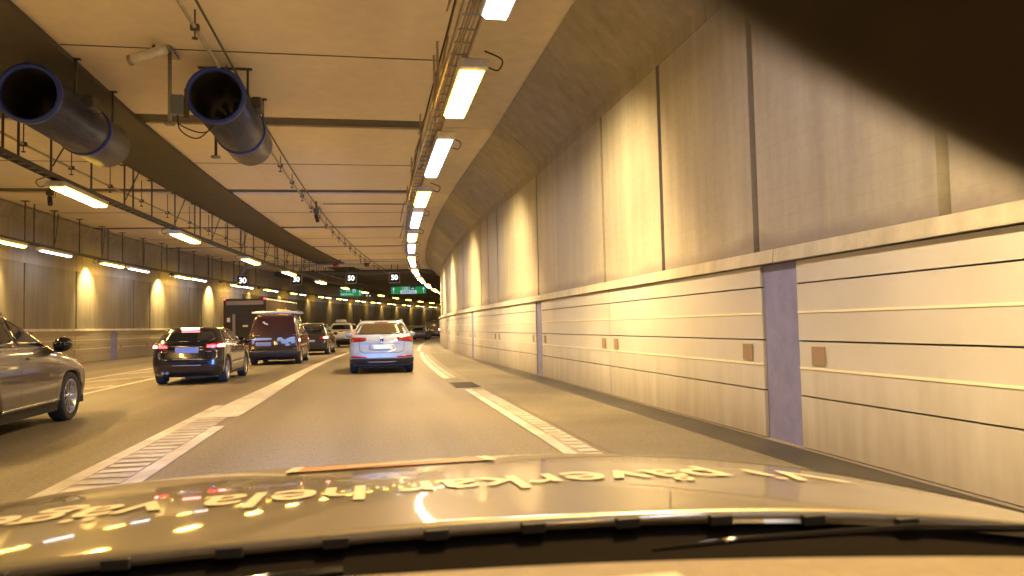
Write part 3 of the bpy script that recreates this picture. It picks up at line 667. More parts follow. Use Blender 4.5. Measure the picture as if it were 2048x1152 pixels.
class Car:
    def __init__(s, name, label, cat, lv, L, paint_, loc, head, wheels, R=.33, sill=.2, arch=.06, bow=.0, rc=(.30, .16), fc=(.55, .35), near=True, group=None, taper=.04, wd=.22):
        s.o = empty(name, loc, -head, label, cat, group); s.L = L; s.bow = bow; s.rc = rc; s.fc = fc; s.taper = taper
        lv = np.array(lv, float); s.zl = lv[:, 0]; s.yr = lv[:, 1]; s.yf = lv[:, 2]; s.hw = lv[:, 3]
        zs = []
        for a, b in zip(s.zl[:-1], s.zl[1:]):
            k = max(1, int(round((b-a)/.05))); zs += [a+(b-a)*i/k for i in range(k)]
        zs.append(s.zl[-1]); s.zs = zs; z0 = zs[0]; zt = .80*max(1, s.zl[-1]/1.5*.9)
        rows = []
        for z in zs:
            half = s.outline(z); row = []
            ring_ = half+[(-x, y) for x, y in half[-2:0:-1]]
            for x, y in ring_:
                zz = z
                if z < zt:
                    zb = z0
                    for yc in wheels:
                        d = abs(y-yc); Ra = R+arch
                        if d < Ra: zb = max(zb, R+math.sqrt(Ra*Ra-d*d)-.0)
                    zb = min(zb, zt-.05); zz = zb+(z-z0)*(zt-zb)/(zt-z0)
                row.append((x, y, zz))
            rows.append(row)
        mb = MB(); mb.grid(rows, closed=True)
        top = rows[-1]; cx = sum(p[1] for p in top)/len(top)
        mb.add(top+[(0, cx, zs[-1]+.006)], [(i, (i+1) % len(top), len(top)) for i in range(len(top))], smooth=True)
        s.body = mb.build('body', MATS[paint_], s.o)
        hw = float(np.max(s.hw))
        ub = MB(); ub.box(-hw+.26, hw-.26, .1+s.yr[0], s.yf[0]-.1, sill-.02, .62)
        ub.box(-hw+.06, hw-.06, s.yr[0]+.12, min(wheels)-R-.1, sill+.03, .5) if min(wheels)-R-.1 > s.yr[0]+.2 else None
        ub.box(-hw+.05, hw-.05, min(wheels)+R+.08, max(wheels)-R-.08, sill, .5)
        ub.box(-hw+.08, hw-.08, max(wheels)+R+.08, s.yf[0]-.12, sill+.03, .5)
        ub.build('underbody', MATS['underbody'], s.o)
        ms = wheel_meshes(R, wd, near)
        for yc in wheels:
            for sd in (1, -1):
                wv = link('wheel', ms[0], s.o, (sd*(hw-wd*.5-.015), yc, R)); wv.rotation_euler = (random.random()*6, 0, 0 if sd > 0 else math.pi)
                link('rim', ms[1], wv); link('brake_disc', ms[2], wv)
    def half(s, z): return [float(np.interp(z, s.zl, q)) for q in (s.yr, s.yf, s.hw)]
    def outline(s, z):
        yr, yf, hw = s.half(z); rx, ry = s.rc; fx, fy = s.fc; sc = min(1, hw/.5)
        rx, fx = min(rx, hw*.8), min(fx, hw*.8); ln = yf-yr; ry = min(ry, ln*.3); fy = min(fy, ln*.3)
        pts = []; N1, N2, N3 = 6, 8, 46
        for i in range(N1): pts.append(((hw-rx)*i/N1, yr))
        for i in range(N2+1):
            a = i/N2*math.pi/2; c, q = math.sin(a)**.8, math.cos(a)**.8
            pts.append((hw-rx+rx*c, yr+ry*(1-q)))
        for i in range(1, N3): pts.append((hw, yr+ry+(yf-fy-yr-ry)*i/N3))
        for i in range(N2+1):
            a = (1-i/N2)*math.pi/2; c, q = math.sin(a)**.9, math.cos(a)**.9
            pts.append((hw-fx+fx*c, yf-fy*(1-q)))
        for i in range(1, N1+1): pts.append(((hw-fx)*(1-i/N1), yf))
        out = []
        for x, y in pts:
            t = (y-yr)/max(ln, .1)*2-1; x2 = x*(1-s.taper*t*t*t*t) if abs(x) > 0 else x
            b = s.bow*(abs(x)/max(hw, .1))**2*(1 if y < (yr+yf)/2 else -1)
            out.append((x2, y+b if y < yr+ry+.01 or y > yf-fy-.01 else y))
        return out
    def S(s, mode, a, z):
        o = s.outline(z)
        if mode == 'rear':
            h = o[:16]; y = float(np.interp(abs(a), [p[0] for p in h], [p[1] for p in h])); return Vector((a, y, z))
        if mode == 'front':
            h = o[::-1][:16]; y = float(np.interp(abs(a), [p[0] for p in h], [p[1] for p in h])); return Vector((a, y, z))
        if mode in ('side', 'sideL'):
            h = o[6:-6]; ys = [p[1] for p in h]; x = float(np.interp(a, ys, [p[0] for p in h])); return Vector((x if mode == 'side' else -x, a, z))
        if mode == 'per':   # arc length from the rear centre, signed
            d = [0]
            for p, q in zip(o[:-1], o[1:]): d.append(d[-1]+math.hypot(q[0]-p[0], q[1]-p[1]))
            x = float(np.interp(abs(a), d, [p[0] for p in o])); y = float(np.interp(abs(a), d, [p[1] for p in o])); return Vector((math.copysign(x, a), y, z))
    def patch(s, name, m, mode, quad, eps=.006, nu=10, nv=6, rnd=.12, parent=None, skirt=.012, **kw):
        """quad: 4 corners (a, z): low-start, low-end, high-end, high-start"""
        pts = []; q = [Vector((p[0], p[1])) for p in quad]
        def at(u, v):
            uu_, vv_ = u, v
            if rnd:
                U, V = 2*u-1, 2*v-1; U2 = U*(1-rnd*V**6); V2 = V*(1-rnd*U**6); uu_, vv_ = (U2+1)/2, (V2+1)/2
            p = q[0]*(1-uu_)*(1-vv_)+q[1]*uu_*(1-vv_)+q[2]*uu_*vv_+q[3]*(1-uu_)*vv_
            return p
        cen = Vector((0, s.L/2, .7))
        for i in range(nv+1):
            row = []
            for j in range(nu+1):
                p = at(j/nu, i/nv); e = .01
                a = s.S(mode, p[0], p[1]); du = s.S(mode, p[0]+e, p[1])-s.S(mode, p[0]-e, p[1]); dv = s.S(mode, p[0], p[1]+e)-s.S(mode, p[0], p[1]-e)
                n = du.cross(dv)
                if n.length < 1e-9: n = a-cen
                n.normalize()
                if n.dot(a-cen) < 0: n = -n
                row.append((a, n))
            pts.append(row)
        mb = MB(); mb.grid([[a+n*eps for a, n in r] for r in pts])
        if skirt:
            bd = [pts[0][j] for j in range(nu)]+[pts[i][nu] for i in range(nv)]+[pts[nv][j] for j in range(nu, 0, -1)]+[pts[i][0] for i in range(nv, 0, -1)]
            mb.grid([[a+n*eps for a, n in bd], [a-n*skirt for a, n in bd]], closed=True, smooth=False)
        return mb.build(name, MATS[m], parent or s.o, **kw)
    def sym(s, name, m, mode, quad, **k):
        r = [s.patch(name, m, mode, quad, **k)]
        if mode in ('rear', 'front', 'per'): r.append(s.patch(name, m, mode, [(-a, z) for a, z in quad], **k))
        else: r.append(s.patch(name, m, 'sideL', quad, **k))
        return r
    def seam(s, mode, a0, z0, a1, z1, w_=.012, m='black_trim', name='door_seam'):
        d = Vector((a1-a0, z1-z0)).normalized(); n = Vector((-d.y, d.x))*w_/2
        return s.patch(name, m, mode, [(a0-n.x, z0-n.y), (a1-n.x, z1-n.y), (a1+n.x, z1+n.y), (a0+n.x, z0+n.y)], eps=.002, nu=10, nv=1, rnd=0, skirt=0)
    def mirrors(s, y, z, x, m):
        for sd in (1, -1):
            o = MB().lathe([(0, -.09), (.07, -.085), (.11, -.04), (.115, 0), (.09, .07), (0, .1)], 14, 'y').build('wing_mirror', MATS[m], s.o)
            o.location = (sd*x, y, z); o.scale = (1.15, .8, .75)
            MB().box(-.02, .02, -.02, .02, -.12, 0).build('mirror_stalk', MATS['black_trim'], o)
def roof_rails(c, x, y0, y1, z, m='chrome'):
    for sd in (-1, 1):
        MB().tube([(sd*x, y0, z-.06), (sd*x, y0+.08, z), (sd*x, y1-.1, z), (sd*x, y1, z-.06)], .014, 6).build('roof_rail', MATS[m], c.o)

# ---- white estate car straight ahead
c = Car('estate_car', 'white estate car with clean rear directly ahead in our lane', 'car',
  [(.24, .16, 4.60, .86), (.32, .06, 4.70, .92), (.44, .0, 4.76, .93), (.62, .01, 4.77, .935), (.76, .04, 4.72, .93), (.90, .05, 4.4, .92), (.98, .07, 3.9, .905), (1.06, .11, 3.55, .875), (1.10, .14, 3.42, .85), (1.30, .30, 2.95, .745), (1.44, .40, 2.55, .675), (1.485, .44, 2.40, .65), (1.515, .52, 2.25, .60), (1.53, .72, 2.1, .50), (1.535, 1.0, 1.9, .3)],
  4.77, 'paint_white_blue_cast', (.34, 22.15, 0), .0, (.95, 3.75), R=.35, rc=(.34, .17), bow=.03)
c.patch('rear_window', 'glass_brown', 'rear', [(-.78, 1.125), (.78, 1.125), (.60, 1.445), (-.60, 1.445)], rnd=.05)
c.patch('bumper_insert', 'black_trim', 'per', [(-1.15, .26), (1.15, .26), (1.05, .45), (-1.05, .45)], eps=.012, rnd=.04, nu=24)
c.patch('skid_plate', 'galv', 'rear', [(-.36, .33), (.36, .33), (.42, .36), (-.42, .36)], eps=.03, rnd=0)
c.sym('tail_lamp', 'lens_dark', 'per', [(.46, .93), (1.06, .90), (1.06, 1.05), (.42, 1.04)], eps=.012, rnd=.1)
c.sym('fog_reflector', 'lens_red', 'rear', [(.42, .455), (.86, .47), (.86, .525), (.42, .50)], eps=.014)
c.patch('number_plate', 'plate_pale', 'rear', [(-.26, .70), (.26, .70), (.26, .81), (-.26, .81)], eps=.02, rnd=.03)
c.patch('plate_recess', 'paint_white_blue_cast', 'rear', [(-.36, .67), (.36, .67), (.36, .85), (-.36, .85)], eps=.006)
for sd in (-1, 1): c.seam('rear', sd*.64, .92, sd*.62, .66); c.seam('rear', sd*.62, .66, sd*.5, .60)
c.seam('rear', -.5, .60, .5, .60); c.seam('rear', -.5, .86, .5, .86, .008)
e = empty('emblem', (0, .045, .965), 0, parent=c.o)
MB().lathe([(.05, -.012), (.062, -.02), (.072, -.012), (.072, .03)], 28, 'y').build('ring', MATS['chrome'], e)
for pts in ([(-.028, .045), (0, .005), (.028, .045)], [(-.045, .02), (-.022, -.045), (0, -.01), (.022, -.045), (.045, .02)]):
    MB().tube([(x, -.012, z) for x, z in pts], .006, 5).build('monogram', MATS['chrome'], e)
MB().lathe([(0, -.003), (.055, -.003), (.055, .03)], 24, 'y').build('disc', MATS['gloss_black'], e)
c.patch('high_brake_lamp', 'lens_dark', 'rear', [(-.2, 1.462), (.2, 1.462), (.2, 1.48), (-.2, 1.48)], eps=.012)
MB().tube([(0, .13, 1.13), (.22, .12, 1.15), (.3, .15, 1.16)], .012, 6).build('rear_wiper', MATS['black_trim'], c.o)
c.sym('side_window', 'glass_dark', 'side', [(.75, 1.12), (3.2, 1.12), (2.6, 1.42), (.8, 1.43)], rnd=.04, nu=16)
roof_rails(c, .60, .55, 2.4, 1.56, 'galv'); c.mirrors(3.1, 1.1, 1.0, 'paint_white_blue_cast')
for sd in (-1, 1): c.seam('side' if sd > 0 else 'sideL', 1.9, .4, 1.9, 1.1)
MB().tube([(0, .85, 1.53), (0, .78, 1.60)], .012, 5).build('aerial', MATS['black_trim'], c.o)

# ---- black hatchback
c = Car('hatchback', 'black hatchback with bright red brake lamps in the lane beside ours', 'car',
  [(.22, .14, 4.10, .80), (.30, .04, 4.18, .86), (.45, .0, 4.22, .87), (.62, .0, 4.2, .875), (.74, .03, 4.12, .875), (.86, .06, 3.7, .87), (.96, .06, 3.3, .86), (1.03, .10, 3.1, .83), (1.20, .26, 2.75, .735), (1.34, .40, 2.4, .655), (1.39, .42, 2.2, .62), (1.42, .52, 2.1, .54), (1.432, .8, 1.9, .4)],
  4.22, 'paint_black', (-4.5, 20.2, 0), .02, (.72, 3.3), R=.325, rc=(.36, .2), bow=.04)
c.patch('rear_window', 'glass_dark', 'rear', [(-.66, 1.06), (.66, 1.06), (.54, 1.33), (-.54, 1.33)])
c.patch('high_brake_lamp', 'lamp_red_hot', 'rear', [(-.22, 1.365), (.22, 1.365), (.22, 1.40), (-.22, 1.40)], eps=.02)
for sd in (-1, 1):
    k = [(sd*a, z) for a, z in [(.44, .90), (1.10, .90), (1.06, 1.06), (.46, 1.0)]]
    l_ = c.patch('tail_lamp', 'lens_red', 'per', k, eps=.012)
    c.patch('brake_lamp', 'lamp_red_hot', 'per', [(sd*a, z) for a, z in [(.70, .925), (.98, .925), (.96, .985), (.72, .98)]], eps=.018, parent=l_)
    c.patch('lamp_strip', 'lamp_red', 'per', [(sd*a, z) for a, z in [(.46, .915), (.68, .915), (.68, .98), (.49, .97)]], eps=.018, parent=l_)
c.patch('number_plate', 'plate', 'rear', [(-.28, .78), (.28, .78), (.28, .93), (-.28, .93)], eps=.02, rnd=.05)
for zz in (.62, .47): c.patch('bumper_strip', 'galv', 'rear', [(-.34, zz), (.34, zz), (.34, zz+.018), (-.34, zz+.018)], eps=.012, rnd=0)
c.patch('badge', 'chrome', 'rear', [(-.62, .80), (-.5, .80), (-.5, .82), (-.62, .82)], eps=.01, rnd=0); c.patch('badge', 'chrome', 'rear', [(.44, .80), (.58, .80), (.58, .825), (.44, .825)], eps=.01, rnd=0)
for sd in (-1, 1): c.seam('rear', sd*.66, .9, sd*.6, .56)
c.seam('rear', -.6, .56, .6, .56)
for a in ([(.62, 1.06), (1.35, 1.06), (1.3, 1.32), (.8, 1.33)], [(1.42, 1.05), (2.15, 1.05), (2.08, 1.36), (1.38, 1.34)], [(2.22, 1.04), (3.0, 1.04), (2.5, 1.32), (2.16, 1.36)]): c.sym('side_window', 'glass_dark', 'side', a, rnd=.06)
for y in (1.38, 2.18, 3.05):
    c.seam('side', y, .35, y, 1.03); c.seam('sideL', y, .35, y, 1.03)
for y in (1.5, 2.3): c.patch('door_handle', 'chrome', 'side', [(y, .90), (y+.2, .90), (y+.2, .93), (y, .93)], eps=.03, rnd=.2)
c.seam('side', .9, .52, 3.0, .55, .02, 'black_trim', 'side_moulding'); c.mirrors(2.95, 1.04, .95, 'paint_black')
MB().tube([(-.55, -.03, .3), (-.55, .2, .3)], .035, 10).build('exhaust', MATS['galv'], c.o)
MB().tube([(-.45, -.03, .3), (-.45, .2, .3)], .035, 10).build('exhaust', MATS['galv'], c.o)
c.patch('window_strip', 'chrome', 'side', [(.8, 1.035), (3.0, 1.03), (3.0, 1.045), (.8, 1.05)], eps=.01, rnd=0, nu=16)

# ---- dark red van with roof rack
c = Car('panel_van', 'dark red panel van with white roof rack and blue door stickers', 'van',
  [(.26, .16, 4.5, .86), (.34, .05, 4.62, .93), (.46, .0, 4.68, .95), (.56, .03, 4.68, .955), (.70, .08, 4.62, .95), (.95, .10, 4.45, .95), (1.1, .12, 4.0, .94), (1.25, .15, 3.55, .90), (1.5, .21, 3.2, .84), (1.75, .28, 2.9, .77), (1.84, .33, 2.75, .73), (1.88, .42, 2.6, .64), (1.90, .6, 2.4, .5)],
  4.68, 'paint_maroon', (-3.58, 30.0, 0), .012, (.85, 3.75), R=.32, rc=(.14, .10), bow=.02, taper=.03)
c.patch('bumper', 'black_trim', 'per', [(-1.05, .30), (1.05, .30), (1.05, .53), (-1.05, .53)], eps=.05, rnd=.02, nu=24)
c.patch('lower_panel', 'paint_dark', 'rear', [(-.84, .54), (.84, .54), (.84, .66), (-.84, .66)], eps=.006)
c.seam('rear', .0, .55, .0, 1.84, .02)
for sd in (-1, 1):
    t_ = c.patch('tail_lamp', 'lens_red', 'per', [(sd*.90, .68), (sd*1.05, .68), (sd*1.03, 1.05), (sd*.89, 1.05)], eps=.02)
    c.patch('lit_lamp', 'lamp_red_hot', 'per', [(sd*.91, .88), (sd*1.04, .88), (sd*1.03, .97), (sd*.91, .97)], eps=.028, parent=t_)
c.patch('number_plate', 'plate', 'rear', [(-.66, .72), (-.1, .72), (-.1, .86), (-.66, .86)], eps=.02, rnd=.02)
c.patch('sticker', 'decal_blue', 'rear', [(-.80, .80), (-.72, .80), (-.68, 1.02), (-.78, .98)], eps=.008, rnd=.1)
c.patch('sticker', 'decal_blue', 'rear', [(-.76, .93), (-.06, .96), (-.08, 1.02), (-.68, 1.03)], eps=.010, rnd=.1)
c.patch('door_latch', 'gloss_black', 'rear', [(.05, .74), (.16, .74), (.16, .90), (.05, .90)], eps=.03, rnd=.15)
for (x0, x1, z0, z1, sk) in ((.10, .34, .90, 1.03, .02), (.24, .56, .80, .93, .10), (.42, .74, .86, .99, .04), (.60, .80, .80, .96, -.02), (.52, .80, .96, 1.06, -.05), (.40, .62, .72, .80, 0)):
    c.patch('sticker', 'decal_blue', 'rear', [(x0, z0), (x1-.04, z0-.01), (x1, z1), (x0+.04, z1+sk*.5)], eps=.009+.001*x0*10, rnd=.25)
for (x0, z0) in ((-.42, 1.60), (-.37, 1.55), (-.30, 1.52)): c.patch('small_sticker', 'decal_white', 'rear', [(x0, z0), (x0+.07, z0), (x0+.08, z0+.045), (x0, z0+.04)], eps=.008, rnd=.2)
for z in (1.12,): c.seam('rear', -.8, z+.02, -.5, z, .01, 'galv', 'crease_highlight'); c.seam('rear', .7, z, .84, z+.02, .015, 'galv', 'crease_highlight')  # pale metal strips drawn as the highlight along the door pressing
c.seam('side', .7, .72, 3.0, .74, .07, 'galv', 'side_moulding'); c.sym('side_window', 'glass_dark', 'side', [(2.9, 1.18), (3.7, 1.18), (3.2, 1.62), (2.9, 1.66)], rnd=.08)
c.seam('side', 2.0, .4, 2.0, 1.75); c.seam('side', 2.85, .4, 2.85, 1.7); c.mirrors(3.45, 1.28, 1.02, 'black_trim')
for k, yy in enumerate((.5, 1.5, 2.5)):
    MB().tube([(-.86, yy, 2.0), (.86, yy, 2.0)], .035, 8).build('rack_bar', MATS['decal_white'], c.o)
    for sd in (-1, 1): MB().tube([(sd*.66, yy, 2.0), (sd*.70, yy, 1.83)], .02, 6).build('rack_foot', MATS['black_trim'], c.o)
for x in (-.84, .84): MB().tube([(x, .45, 2.03), (x, 2.6, 2.03)], .025, 6).build('rack_rail', MATS['galv'], c.o)
MB().tube([(-.7, .42, 2.0), (.62, .42, 2.0)], .05, 8).build('rack_roller', MATS['decal_white'], c.o)

# ---- dark estate behind the van
c = Car('dark_estate', 'dark brown estate car half hidden beyond the red van', 'car',
  [(.26, .14, 4.5, .84), (.34, .04, 4.6, .9), (.6, .0, 4.65, .91), (.8, .04, 4.5, .91), (.98, .08, 3.7, .88), (1.08, .14, 3.4, .84), (1.3, .32, 3.0, .75), (1.46, .42, 2.6, .68), (1.52, .5, 2.3, .6), (1.54, .8, 2.1, .4)],
  4.65, 'paint_dark', (-3.02, 40.2, 0), .06, (.85, 3.65), R=.34, near=False)
c.patch('rear_window', 'glass_dark', 'rear', [(-.72, 1.10), (.72, 1.10), (.58, 1.44), (-.58, 1.44)])
for sd in (-1, 1):
    t_ = c.patch('tail_lamp', 'lens_red', 'per', [(sd*.5, .80), (sd*1.1, .80), (sd*1.1, .98), (sd*.5, .95)], eps=.012)
    c.patch('lit_lamp', 'lamp_red_hot', 'per', [(sd*.66, .86), (sd*1.0, .86), (sd*1.0, .93), (sd*.68, .92)], eps=.02, parent=t_)
c.patch('number_plate', 'plate', 'rear', [(-.26, .66), (.26, .66), (.26, .78), (-.26, .78)], eps=.02)
c.sym('side_window', 'glass_dark', 'side', [(.7, 1.1), (3.2, 1.1), (2.6, 1.44), (.8, 1.44)], nu=16, rnd=.05); roof_rails(c, .62, .5, 2.5, 1.58); c.mirrors(3.1, 1.08, .98, 'paint_dark')
for xx in (1.0,): MB().tube([(-.62, xx, 1.62), (.62, xx, 1.62)], .03, 6).build('roof_bar', MATS['galv'], c.o)

# ---- white pickup with hard top and roof load
c = Car('pickup_truck', 'white pickup with hard top and a grey roof box beyond the estate cars', 'pickup',
  [(.42, .12, 4.9, .80), (.50, .0, 5.0, .86), (.7, .02, 5.05, .88), (.95, .04, 4.9, .88), (1.12, .06, 4.0, .86), (1.2, .10, 3.8, .82), (1.45, .22, 3.4, .76), (1.66, .34, 3.1, .68), (1.72, .42, 3.0, .6), (1.74, .7, 2.8, .45)],
  5.05, 'paint_offwhite', (-2.02, 55, 0), .11, (1.1, 4.1), R=.38, near=False, rc=(.12, .1))
c.patch('rear_window', 'glass_dark', 'rear', [(-.70, 1.26), (.70, 1.26), (.58, 1.60), (-.58, 1.60)]); c.seam('rear', -.82, 1.2, .82, 1.2, .03)
c.patch('bumper', 'paint_dark', 'rear', [(-.82, .44), (.82, .44), (.82, .62), (-.82, .62)], eps=.06)
c.patch('number_plate', 'plate', 'rear', [(-.3, .64), (.3, .64), (.3, .8), (-.3, .8)], eps=.02); c.patch('tailgate_handle', 'gloss_black', 'rear', [(-.14, 1.1), (.14, 1.1), (.14, 1.15), (-.14, 1.15)], eps=.02)
for sd in (-1, 1): c.patch('tail_lamp', 'lamp_red' if sd > 0 else 'lens_red', 'per', [(sd*.82, .84), (sd*.98, .84), (sd*.98, 1.14), (sd*.82, 1.14)], eps=.015)
c.sym('side_window', 'glass_dark', 'side', [(.5, 1.24), (3.5, 1.24), (3.2, 1.62), (.6, 1.62)], nu=16, rnd=.05); c.mirrors(3.6, 1.2, .98, 'galv')
MB().bbox(-.48, .12, .9, 2.3, 1.80, 1.98, .06).build('roof_box', MATS['housing'], c.o); MB().tube([(-.6, 1.1, 1.79), (.6, 1.1, 1.79)], .02, 6).build('roof_bar', MATS['black_trim'], c.o)
MB().tube([(-.6, 2.1, 1.79), (.6, 2.1, 1.79)], .02, 6).build('roof_bar', MATS['black_trim'], c.o)

# ---- far cars
sal = [(.26, .12, 4.4, .82), (.34, .03, 4.5, .87), (.6, .0, 4.55, .88), (.85, .03, 4.4, .88), (.95, .16, 3.6, .87), (1.0, .45, 3.3, .83), (1.2, .85, 2.9, .74), (1.34, 1.2, 2.5, .64), (1.38, 1.4, 2.3, .5)]
def far_car(label, p, x, y, h, lit, lv=sal, L=4.55, grp=None, R=.33, ws=(.8, 3.5)):
    c = Car('saloon_car', label, 'car', lv, L, p, (x, y, 0), h, ws, R=R, near=False, group=grp)
    zt = lv[-1][0]
    c.patch('rear_window', 'glass_dark', 'rear', [(-.6, zt-.36), (.6, zt-.36), (.5, zt-.08), (-.5, zt-.08)])
    for sd in (-1, 1): c.patch('tail_lamp', lit, 'per', [(sd*.6, .76), (sd*.98, .76), (sd*.98, .9), (sd*.6, .9)], eps=.015)
    c.patch('number_plate', 'plate', 'rear', [(-.26, .58), (.26, .58), (.26, .70), (-.26, .70)], eps=.02)
    c.sym('side_window', 'glass_dark', 'side', [(1.0, zt-.38), (3.1, zt-.38), (2.5, zt-.1), (1.4, zt-.1)], nu=12, rnd=.05)
    return c
far_car('small grey saloon at the bend between the white estate and white van', 'paint_grey', 4.88, 79, .18, 'lens_dark')
vanl = [(.3, .1, 4.9, .88), (.4, .0, 5.0, .95), (.8, .02, 5.0, .97), (1.1, .05, 4.6, .97), (1.3, .06, 4.1, .96), (1.7, .09, 3.7, .93), (2.0, .14, 3.4, .9), (2.06, .2, 3.3, .84), (2.08, .4, 3.1, .6)]
c = Car('far_van', 'small pale box-shaped van at the far bend', 'van', vanl, 5.0, 'paint_grey', (7.75, 96.5, 0), .24, (.9, 4.0), near=False, rc=(.08, .06))
c.seam('rear', 0, .5, 0, 2.0, .03)
for sd in (-1, 1): c.patch('tail_lamp', 'lamp_red_hot', 'per', [(sd*.86, .9), (sd*1.02, .9), (sd*1.02, 1.1), (sd*.86, 1.1)], eps=.02)
c.patch('number_plate', 'plate', 'rear', [(-.3, .6), (.3, .6), (.3, .75), (-.3, .75)], eps=.02)
far_car('dark car nose to tail beyond the grey saloon at the bend', 'paint_dark', 5.9, 92, .22, 'lamp_red')
far_car('dark red-lit car half behind the far van beside the wall corner', 'paint_dark', 10.4, 106, .27, 'lamp_red_hot')
far_car('dark car hidden beyond the pickup showing one red lamp', 'paint_dark', -3.6, 47.3, .1, 'lamp_red')

# ---- brown grey car close on the left
c = Car('bronze_estate', 'bronze grey estate car beside us cut off by the left edge', 'car',
  [(.28, .16, 4.60, .86), (.36, .05, 4.72, .905), (.5, .0, 4.76, .92), (.66, .01, 4.75, .925), (.80, .04, 4.66, .925), (.92, .05, 4.35, .92), (1.00, .07, 4.0, .905), (1.08, .10, 3.6, .885), (1.14, .14, 3.38, .86), (1.36, .32, 2.90, .765), (1.52, .44, 2.50, .695), (1.58, .48, 2.30, .66), (1.615, .58, 2.1, .58), (1.63, .9, 1.9, .4)],
  4.76, 'paint_bronze', (-5.38, 9.0, 0), -.01, (.98, 3.78), R=.37, rc=(.34, .2), fc=(.6, .45), wd=.24)
c.sym('side_window', 'glass_dark', 'side', [(2.02, 1.155), (3.30, 1.155), (2.62, 1.53), (2.0, 1.545)], rnd=.05, nu=14)
c.sym('side_window', 'glass_dark', 'side', [(1.05, 1.155), (1.95, 1.155), (1.93, 1.545), (1.02, 1.53)], rnd=.05, nu=14)
c.patch('windscreen', 'glass_dark', 'front', [(-.72, 1.16), (.72, 1.16), (.56, 1.52), (-.56, 1.52)])
c.patch('window_strip', 'chrome', 'side', [(.9, 1.13), (3.36, 1.125), (3.36, 1.14), (.9, 1.148)], eps=.012, rnd=0, nu=20)
c.patch('window_strip', 'chrome', 'side', [(1.2, 1.555), (2.55, 1.555), (2.5, 1.575), (1.2, 1.575)], eps=.012, rnd=0, nu=20)
for y in (1.98, 3.16): c.seam('side', y, .42, y+(.02 if y < 3 else .12), 1.12)
for y in (1.25, 2.15): c.patch('door_handle', 'paint_bronze', 'side', [(y, .98), (y+.22, .98), (y+.22, 1.01), (y, 1.01)], eps=.035, rnd=.2, nu=6, nv=3)
c.seam('side', 1.2, .945, 4.1, .905, .008, 'black_trim', 'crease_shade')  # black strip drawn for the shaded line of the shoulder fold
c.patch('sill_trim', 'chrome', 'side', [(1.45, .345), (3.3, .345), (3.3, .37), (1.45, .37)], eps=.015, rnd=0, nu=16)
c.patch('sill_cover', 'black_trim', 'side', [(1.42, .285), (3.34, .285), (3.34, .34), (1.42, .34)], eps=.010, rnd=0, nu=16)
c.sym('headlamp', 'glass_brown', 'front', [(.40, .74), (.80, .74), (.82, .86), (.45, .84)], eps=.012)
for sd in (-1, 1):
    m_ = MB().lathe([(0, -.12), (.09, -.11), (.13, -.05), (.135, 0), (.11, .08), (.05, .13), (0, .14)], 18, 'y').build('wing_mirror', MATS['gloss_black'], c.o)
    m_.location = (sd*1.0, 3.16, 1.17); m_.scale = (.95, .8, .8)
    MB().box(-.12, .0, -.03, .03, -.14, -.06).build('mirror_stalk', MATS['black_trim'], m_)
roof_rails(c, .60, .7, 2.2, 1.63, 'galv'); c.patch('fuel_flap', 'paint_bronze', 'side', [(.5, .85), (.68, .85), (.68, 1.02), (.5, 1.02)], eps=.004)

# ---- box truck
o = empty('box_truck', (-7.15, 46.5, 0), -.125, 'dark box truck with pale roller shutter trim and orange lettering on its side', 'truck')
MB().bbox(-1.2, 1.2, .05, 8.2, .95, 3.18, .03).build('cargo_box', MATS['truck_panel'], o)
fr = MB(); fr.box(-1.22, -1.1, -.0, .08, .9, 3.2); fr.box(1.1, 1.22, -.0, .08, .9, 3.2); fr.box(-1.1, 1.1, .0, .07, 3.12, 3.2); fr.build('rear_frame', MATS['truck_red'], o)
MB().box(-1.06, 1.06, -.0, .045, 2.84, 3.08).build('header_panel', MATS['truck_pale'], o)
for k in range(6): MB().bbox(-1.06, 1.06, .01, .045, .98+k*.305, 1.27+k*.305, .008).build('shutter_slat', MATS['truck_rear'], o)
MB().box(-.70, -.54, -.012, .0, .98, 2.3).build('lock_strip', MATS['truck_pale'], o)
MB().box(-1.02, -.84, -.008, .004, 1.85, 2.1).build('notice', MATS['decal_white'], o); MB().box(-.12, .18, -.008, .004, 1.55, 1.66).build('notice', MATS['decal_white'], o)
MB().box(1.19, 1.225, .1, 8.2, 3.12, 3.2).build('roof_edge_rail', MATS['chrome'], o)
for sd in (-1, 1): MB().bbox(sd*1.15-.05, sd*1.15+.05, -.03, .0, 3.14, 3.22, .01).build('marker_lamp', MATS['lamp_red'], o)
text('side_lettering', 'camtra', 1.35, MATS['letters_orange'], o, (1.204, 4.4, 2.42), rot=(math.pi/2, 0, math.pi/2), off=.02, ext=.003)
MB().bbox(-1.1, 1.1, -.02, .1, .5, .72, .02).build('bumper', MATS['truck_red'], o)
MB().box(-.5, .5, .2, 8.2, .55, .94).build('chassis', MATS['underbody'], o)
for sd in (-1, 1): MB().bbox(sd*.92-.12, sd*.92+.12, -.04, -.02, .56, .68, .005).build('tail_lamp', MATS['lens_red'], o)
MB().bbox(-1.1, 1.1, 8.3, 9.9, .5, 2.7, .15).build('cab', MATS['truck_red'], o)
ty, ri, di = wheel_meshes(.45, .28, False)
for yy in (1.6, 8.7):
    for sd in (-1, 1):
        q = link('wheel', ty, o, (sd*1.0, yy, .45)); q.rotation_euler = (0, 0, 0 if sd > 0 else math.pi); link('rim', ri, q)

